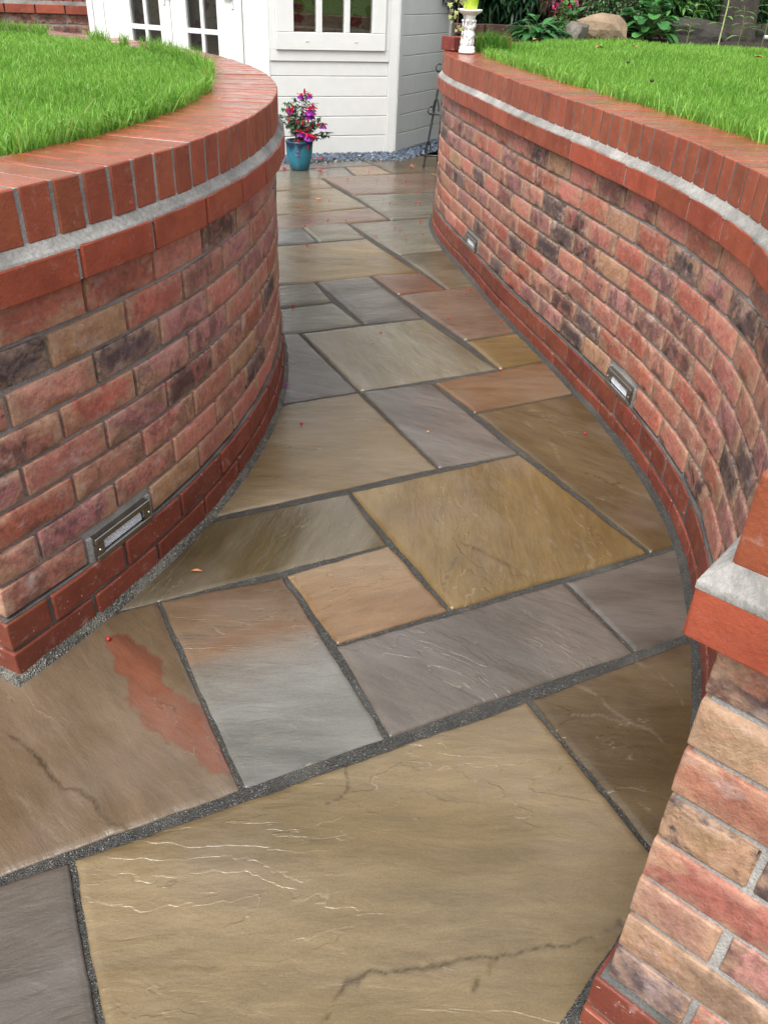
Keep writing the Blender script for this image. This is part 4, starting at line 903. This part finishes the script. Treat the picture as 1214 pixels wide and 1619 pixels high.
# bricks laid at the end of the coping behind the pedestal
st = empty('brick_upstand', (1.66, 3.45, .915), 'two red bricks laid flat behind the white pedestal', 'bricks')
dd = rot(12)
for i in range(2):
    p = np.array([1.742, 3.478])+dd*(.1075+.225*i); place('brick', PB[i], p, np.array([dd[1], -dd[0]]), .9485, st, lambda o: red_colour(o, (.19, .036, .024)))
# low brick edging far behind it
eg = empty('edging_wall', (2.8, 4.85, .93), 'low dark red brick edging below the dark conifers', 'wall')
de = rot(-20)
for r_ in range(1):
    for i in range(3):
        p = np.array([2.72, 4.95])+de*(.225*i+.1*r_); place('brick', random.choice(PB), p, np.array([de[1], -de[0]]), .945+.075*r_, eg, lambda o: red_colour(o, (.05, .018, .013)))

# rockery
def rock(name, loc, r, m, label, seed, rz=0):
    b = MB(); bm = bmesh.new(); bmesh.ops.create_icosphere(bm, subdivisions=2, radius=1)
    for v in bm.verts:
        q = v.co.normalized(); k1 = np.array([q.x*1.3+seed]); k2 = np.array([q.y*1.3+q.z*1.1+seed*2])
        f = max(abs(q.x)**5+abs(q.y)**5+abs(q.z)**5, 1e-6)**(-.2); f = .55*1+.45*f
        t = fbm(k1, k2, 2, seed)[0]; f *= .72+.62*round(t*4)/4+.12*(fbm(k1*4, k2*4, 3, seed+1)[0]-.5)
        v.co = Vector((q.x*r[0], q.y*r[1], q.z*r[2]))*f
    M = Matrix.Translation(loc) @ Matrix.Rotation(rz, 4, 'Z'); V = [M @ v.co for v in bm.verts]
    b.add(V, [[v.index for v in f.verts] for f in bm.faces]); bm.free(); o = b.build(name, m); tag(o, label, 'rock'); return o
rock('rock', (3.50, 4.47, .985), (.185, .11, .085), MAT['rock_buff'], 'large buff angular rock at the back edge of the right lawn', 5, -.5)
rock('rock', (3.22, 4.37, .965), (.078, .07, .072), MAT['rock_grey'], 'small grey rock left of the buff one, beside the hosta', 8, .3)
rock('rock', (4.46, 4.55, .955), (.25, .12, .10), MAT['rock_dark'], 'dark low rock in the bare soil behind the seedling stems', 11, -.65)
rock('rock', (3.86, 4.66, .985), (.12, .08, .09), MAT['rock_dark'], 'dark rock half hidden by round-leaved foliage', 14, -.4)

def big_leaf_plant(name, c, n, L, Wd, cols, label, spread=1., shape=(.1, .7, 1., .8, .0), stalk=.10, rise=(.25, 1.1)):
    e_ = empty(name, c, label, 'plant'); c = Vector(c); sb = MB()
    for i in range(n):
        a = i*2.4+random.uniform(-.3, .3); el = random.uniform(*rise); s_ = stalk*random.uniform(.5, 1.3)
        d0 = Vector((math.cos(a)*math.cos(el)*spread, math.sin(a)*math.cos(el)*spread, math.sin(el)))
        t = c+d0*s_; sb.tube([c+Vector((random.gauss(0, .01), random.gauss(0, .01), 0)), (c+t)/2+Vector((0, 0, .01)), t], .0028, 5)
        lm = LeafMB(); dl = (Vector((d0.x, d0.y, d0.z*.25))+rv()*.25); lm.leaf(t, dl, (0, 0, 1), L*random.uniform(.7, 1.2), Wd*random.uniform(.75, 1.15), jc(random.choice(cols), .2), .28, .40, shape)
        lm.build('leaf', e_)
    sb.build('stem', MAT['stem'], e_); return e_
HG = [(.04, .15, .04), (.06, .20, .055), (.03, .11, .035)]
big_leaf_plant('hosta_plant', (2.97, 4.47, .925), 70, .125, .062, HG, 'glossy dark green hosta clump at the back of the lawn, left of the rocks')
RD = (.55, .9, 1., .95, .6)
big_leaf_plant('round_leaved_plant', (3.96, 4.47, .94), 95, .080, .082, [(.06, .21, .05), (.085, .26, .065), (.045, .15, .045)], 'round-leaved bright green plant right of the buff rock', .85, RD, .19, (.1, 1.45))
# red-stalked plant with pink flowers
pk = empty('flowering_plant', (3.50, 4.86, .94), 'pale green crinkled plant with pink flowers above the rocks', 'plant')
lm = LeafMB(); cloud(lm, (3.50, 4.86, 1.02), (.14, .12, .11), 130, .07, .045, [(.08, .20, .05), (.12, .26, .06), (.05, .13, .04)], .3); lm.build('foliage', pk)['kind'] = 'stuff'
sb = MB(); lf = LeafMB()
for i in range(4):
    t = Vector((3.47+.04*i, 4.98-.02*i, 1.10+.03*(i % 2))); sb.tube([(3.50, 4.9, .95), t-Vector((0, 0, .06)), t], .004, 5)
    for _ in range(14): lf.leaf(t+rv()*.022, rv(), (0, 0, 1), .024, .018, jc((.62, .05, .22), .2))
sb.build('stem', MAT['red_stem'], pk); lf.build('flower_cluster', pk, MAT['petal'])
def shrub(name, c, r, n, L, Wd, cols, label, cat='shrub', droop=.2, trunk=True, mat='bark', shape=(0, .75, 1, .55, 0), zb=.92):
    e_ = empty(name, (c[0], c[1], zb), label, cat); lm = LeafMB()
    for k_ in range(14):
        v = rv(); cc = Vector(c)+Vector((v.x*r[0]*.55, v.y*r[1]*.55, v.z*r[2]*.45)); f = random.uniform(.5, .75)
        cloud(lm, cc, tuple(q*f for q in r), n//14, L, Wd, cols, droop, .45, shape)
    lm.build('crown', e_)['kind'] = 'stuff'
    b = MB()
    for k_ in range(4): b.tube([(c[0]+random.gauss(0, .03), c[1]+random.gauss(0, .03), zb-.03), (c[0]+random.gauss(0, .1*r[0]), c[1]+random.gauss(0, .1*r[1]), c[2]-.3*r[2]), (c[0]+random.gauss(0, .45*r[0]), c[1]+random.gauss(0, .45*r[1]), c[2]+.4*r[2])], [.016, .011, .004], 6)
    b.build('trunk', MAT[mat], e_); return e_
DK = [(.012, .045, .018), (.02, .065, .025), (.03, .085, .03), (.008, .03, .014)]
CN = (.3, 1, .9, .5, 0)
for (x, y, z, r, n, lab) in ((3.60, 6.35, 1.35, (.55, .45, .62), 9000, 'dark conifer seen behind the white pedestal, nearest the summerhouse'), (4.35, 6.15, 1.30, (.6, .45, .58), 9000, 'dark green conifer above the hosta, between two other dark bushes'), (5.25, 6.6, 1.55, (.65, .5, .75), 7000, 'dark conifer behind the purple maple')):
    shrub('conifer', (x, y, z), r, n, .085, .022, DK, lab, 'conifer', .5, shape=CN)
AC = [(.045, .012, .014), (.07, .018, .018), (.03, .010, .012), (.09, .03, .024)]
shrub('purple_maple', (4.35, 5.55, 1.22), (.50, .35, .34), 5600, .075, .010, AC, 'dark purple weeping maple above the rocks', 'shrub', 1.6, shape=(.5, 1, .8, .5, 0))
shrub('small_leaved_shrub', (4.02, 5.02, 1.12), (.24, .22, .24), 2000, .028, .017, [(.07, .15, .05), (.11, .20, .08), (.05, .11, .04)], 'grey-green small-leaved shrub behind the buff rock', 'shrub')
shrub('leafy_shrub', (4.55, 4.95, 1.16), (.42, .26, .28), 3400, .06, .026, [(.06, .16, .035), (.09, .21, .05), (.04, .11, .03)], 'mid green leafy shrub above the dark rock', 'shrub')
shrub('leafy_shrub', (5.7, 5.4, 1.35), (.6, .45, .45), 2600, .07, .032, [(.05, .14, .03), (.08, .19, .045), (.03, .09, .025)], 'broad leafy shrub behind the tree trunk at the right edge', 'shrub')
# seedling stems in the bare soil
for i, (x, y, h_, lab) in enumerate(((4.06, 3.88, .50, 'tall pale-stemmed young plant, the thickest stem in the bare soil'), (3.98, 4.10, .26, 'short young plant with yellow-green leaf pairs left of the tall pale stem'), (4.22, 3.86, .24, 'young plant just right of the tall pale stem'), (4.36, 3.78, .34, 'young plant with long leaves in front of the tree trunk'), (4.62, 3.62, .30, 'young plant at the right edge beside the white pipe'))):
    e_ = empty('young_plant', (x, y, .93), lab, 'plant', 'young plants in the bare soil'); b = MB(); top = Vector((x+random.gauss(0, .02), y+random.gauss(0, .02), .93+h_))
    b.tube([(x, y, .92), (x+.008, y, .93+h_*.5), top], [.006 if i == 0 else .0035, .005 if i == 0 else .003, .002], 6); b.build('stem', MAT['stem'] if i else simple('pale_stem', (.30, .36, .16), .6), e_)
    nl = 5 if i else 8
    for k_ in range(nl):
        z = .93+h_*(.25+.75*k_/nl)
        for sg in (0, math.pi):
            a = k_*1.57+sg+random.uniform(-.3, .3); lm = LeafMB(); lm.leaf((x+.006, y, z), (math.cos(a), math.sin(a), random.uniform(.1, .7)), (0, 0, 1), random.uniform(.08, .13), random.uniform(.024, .036), jc((.16, .33, .08), .25), .25, .4); lm.build('leaf', e_)
# dark clipped hedge closing the garden behind everything
hg = empty('hedge', (6.5, 8.2, .9), 'dense dark hedge closing the garden behind the shrubs', 'hedge')
b = MB()
for q in range(7): b.box((3.05+q*1.0, 8.15+.1*math.sin(q*2.), .8), (4.04+q*1.0, 8.75, 2.1+.12*math.sin(q*1.7)), None, .05)
b.build('inner_twigs', MAT['soil'], hg)['kind'] = 'stuff'
lm = LeafMB()
for q in range(26000):
    x = random.uniform(2.9, 10.2); top_ = random.random() < .12
    y = random.uniform(7.95, 8.9) if top_ else random.uniform(7.9, 8.2); z = 2.1+random.uniform(-.05, .2) if top_ else random.uniform(.8, 2.25)
    lm.leaf((x, y, z), (random.gauss(0, 1), -abs(random.gauss(0, 1)), random.gauss(.2, .7)), (0, -.3, 1), random.uniform(.05, .09), random.uniform(.025, .04), jc(random.choice(DK), .3), .2, .2, (.2, 1, .1))
lm.build('foliage', hg)['kind'] = 'stuff'
tt = empty('tree_trunk', (5.06, 4.72, .92), 'ridged grey-brown tree trunk at the top right edge', 'tree')
b = MB(); b.lathe([(.20, -.05), (.155, .06), (.14, .25), (.135, .8), (.13, 1.6), (.11, 2.4)], 36, (5.06, 4.72, .92), lambda a, z: .07*math.sin(9*a+2*math.sin(3*a)+z*2)); b.build('trunk', MAT['bark'], tt, True)
lm = LeafMB(); cloud(lm, (5.06, 4.72, 3.5), (1.0, 1.0, .75), 3500, .09, .05, [(.05, .13, .03), (.08, .18, .04)], .2, .4); lm.build('crown', tt)['kind'] = 'stuff'
b = MB(); b.tube([(4.51, 3.915, .985), (4.68, 3.795, .985)], .014, 12); tag(b.build('pipe', MAT['pale_plastic'], None, True), 'white plastic pipe lying on the soil at the right edge', 'pipe')

# fallen bits
def drop_mesh():
    b = MB(); b.lathe([(.0008, .0095), (.0030, .0080), (.0056, .003), (.0058, -.001), (.0042, -.0045), (.0012, -.0058)], 10); b.tube([(0, 0, .009), (.0005, .0005, .0115), (.001, .001, .013)], .0006, 5)
    return mesh('fallen_berry', b.V, b.F, MAT['berry'], True)
MD = drop_mesh()
BER = [(1.487,4.791),(1.337,4.235),(1.083,4.123),(1.085,4.021),(1.133,3.769),(1.231,3.725),(.952,3.676),(.811,3.29),(1.187,3.421),(1.25,3.341),(1.44,3.49),(1.452,3.442),(1.387,3.235),(1.168,2.936),(1.274,2.352),(1.22,2.299),(.974,2.033),(1.172,1.916),(.621,1.974),(.88,1.465),(1.66,3.58),(1.63,3.53),(1.53,3.306),(2.088,4.408),(2.02,4.238),(1.985,4.254),(2.209,4.482),(2.103,4.64),(1.688,4.156),(1.69,4.058),(1.859,4.017),(1.882,4.004),(1.73,4.831),(1.918,4.739),(2.026,4.771),(1.995,5.035),(1.765,5.245),(1.723,5.28),(1.718,5.424),(1.679,5.088),(.019,1.322),(.858,.915),(.384,2.386),(.397,2.402),(-.745,.51)]
OWN = {(.019,1.322): 'lone red berry on the big tan slab beside the left wall', (.858,.915): 'lone red berry on the dark brown slab below the nearer right lamp', (.384,2.386): 'red berry of the pair at the foot of the left wall, on the wall side', (.397,2.402): 'red berry of the pair at the foot of the left wall, on the path side', (-.745,.51): 'red berry beside the rust-stained slab near the left wall corner',
 (.621,1.974): 'lone red berry on the large pale ridged slab', (.88,1.465): 'red berry on the joint at the corner of the small gold slab', (1.172,1.916): 'red berry on the pinkish slab close to the right wall', (.974,2.033): 'red berry in the middle of the pinkish slab', (1.274,2.352): 'red berry at the foot of the right wall by the small red slab', (1.22,2.299): 'red berry on the far edge of the pinkish slab', (1.168,2.936): 'red berry on the joint between the gold and the grey slab', (.811,3.29): 'red berry on the joint at the far edge of the wide gold slab', (.952,3.676): 'red berry by the near edge of the pink banded slab', (1.187,3.421): 'red berry on the near joint of the small grey slab'}
for x, y in BER:
    o = link('fallen_berry', MD, None, Matrix.Translation((x, y, .0045)) @ Matrix.Rotation(random.uniform(0, 6.3), 4, 'Z') @ Matrix.Rotation(random.uniform(.9, 1.6), 4, 'X') @ Matrix.Scale(random.uniform(.55, .8), 4))
    lab = OWN.get((x, y)) or ('red berry lying on the gravel-edge slabs between the blue pot and the iron stand' if y > 4.7 else 'red berry on the far slabs short of the blue pot' if y > 3.6 else 'red berry on the paving where the right wall starts to curve away')
    tag(o, lab, 'berry', 'fallen berries on the paving')
def blossom(x, y, s_, col, label, z=.004):
    lm = LeafMB()
    for k_ in range(9):
        a = k_*.7; lm.leaf((x, y, z+.003*(k_ % 3)), (math.cos(a), math.sin(a), random.uniform(.1, .8)), (0, 0, 1), s_*random.uniform(.7, 1.1), s_*.5, jc(col, .2), .3, .3)
    tag(lm.build('fallen_flower', None, MAT['petal']), label, 'flower', 'fallen fuchsia flowers')
blossom(1.792, 5.527, .040, (.55, .14, .15), 'faded pink flower on the ground by the slate chippings')
blossom(1.624, 5.102, .042, (.60, .16, .16), 'faded pink flower on the paving just right of the blue pot')
blossom(2.38, 5.076, .034, (.50, .20, .16), 'pale faded flower on the paving left of the iron stand')
blossom(1.40, 5.25, .03, (.60, .02, .12), 'crimson flower on the paving left of the blue pot')
blossom(.072, 1.60, .012, (.55, .06, .50), 'tiny magenta petal at the foot of the left curved wall', .012)
def fallen(name, x, y, L, Wd, m, ang, label, z=.004):
    lm = LeafMB(); lm.leaf((x-L/2*math.cos(ang), y-L/2*math.sin(ang), z), (math.cos(ang), math.sin(ang), .12), (0, 0, 1), L, Wd, (.3, .2, .1), .5, .12); tag(link(name, mesh(name, lm.V, lm.F, MAT[m], True)), label, 'leaf')
fallen('fallen_leaf', -.503, .676, .030, .010, 'dead_leaf', -.5, 'small dry tan leaf on the olive slab near the left wall lamp')
fallen('fallen_leaf', .38, 1.118, .012, .008, 'orange_leaf', .4, 'tiny yellow leaf on the grey slab in mid path')
fallen('fallen_leaf', 1.28, 4.268, .05, .02, 'orange_leaf', -.4, 'orange leaf lying on the paving short of the blue pot')
for i, (x, y, m, lab) in enumerate(((2.30, 2.95, 'dead_leaf', 'brown dead leaf in the middle of the right lawn'), (2.62, 3.05, 'dead_leaf', 'brown dead leaf on the right lawn nearer the bed'), (2.9, 2.45, 'orange_leaf', 'orange-brown leaf on the right lawn near the right edge'), (2.25, 3.45, 'dead_leaf', 'brown leaf on the right lawn in front of the rocks'))):
    fallen('fallen_leaf', x, y, .05, .03, m, i*1.1, lab, .975)
for i, (x, y, lab) in enumerate(((1.5, 1.63, 'dark bit of debris on the lawn beside the coping'), (1.95, 2.3, 'dark bit of debris out on the right lawn'))):
    b = MB(); b.blob((x, y, .965), (.008, .006, .005), 2, .5, seed=i); tag(b.build('debris', MAT['dark_bit'], None, True), lab, 'debris')
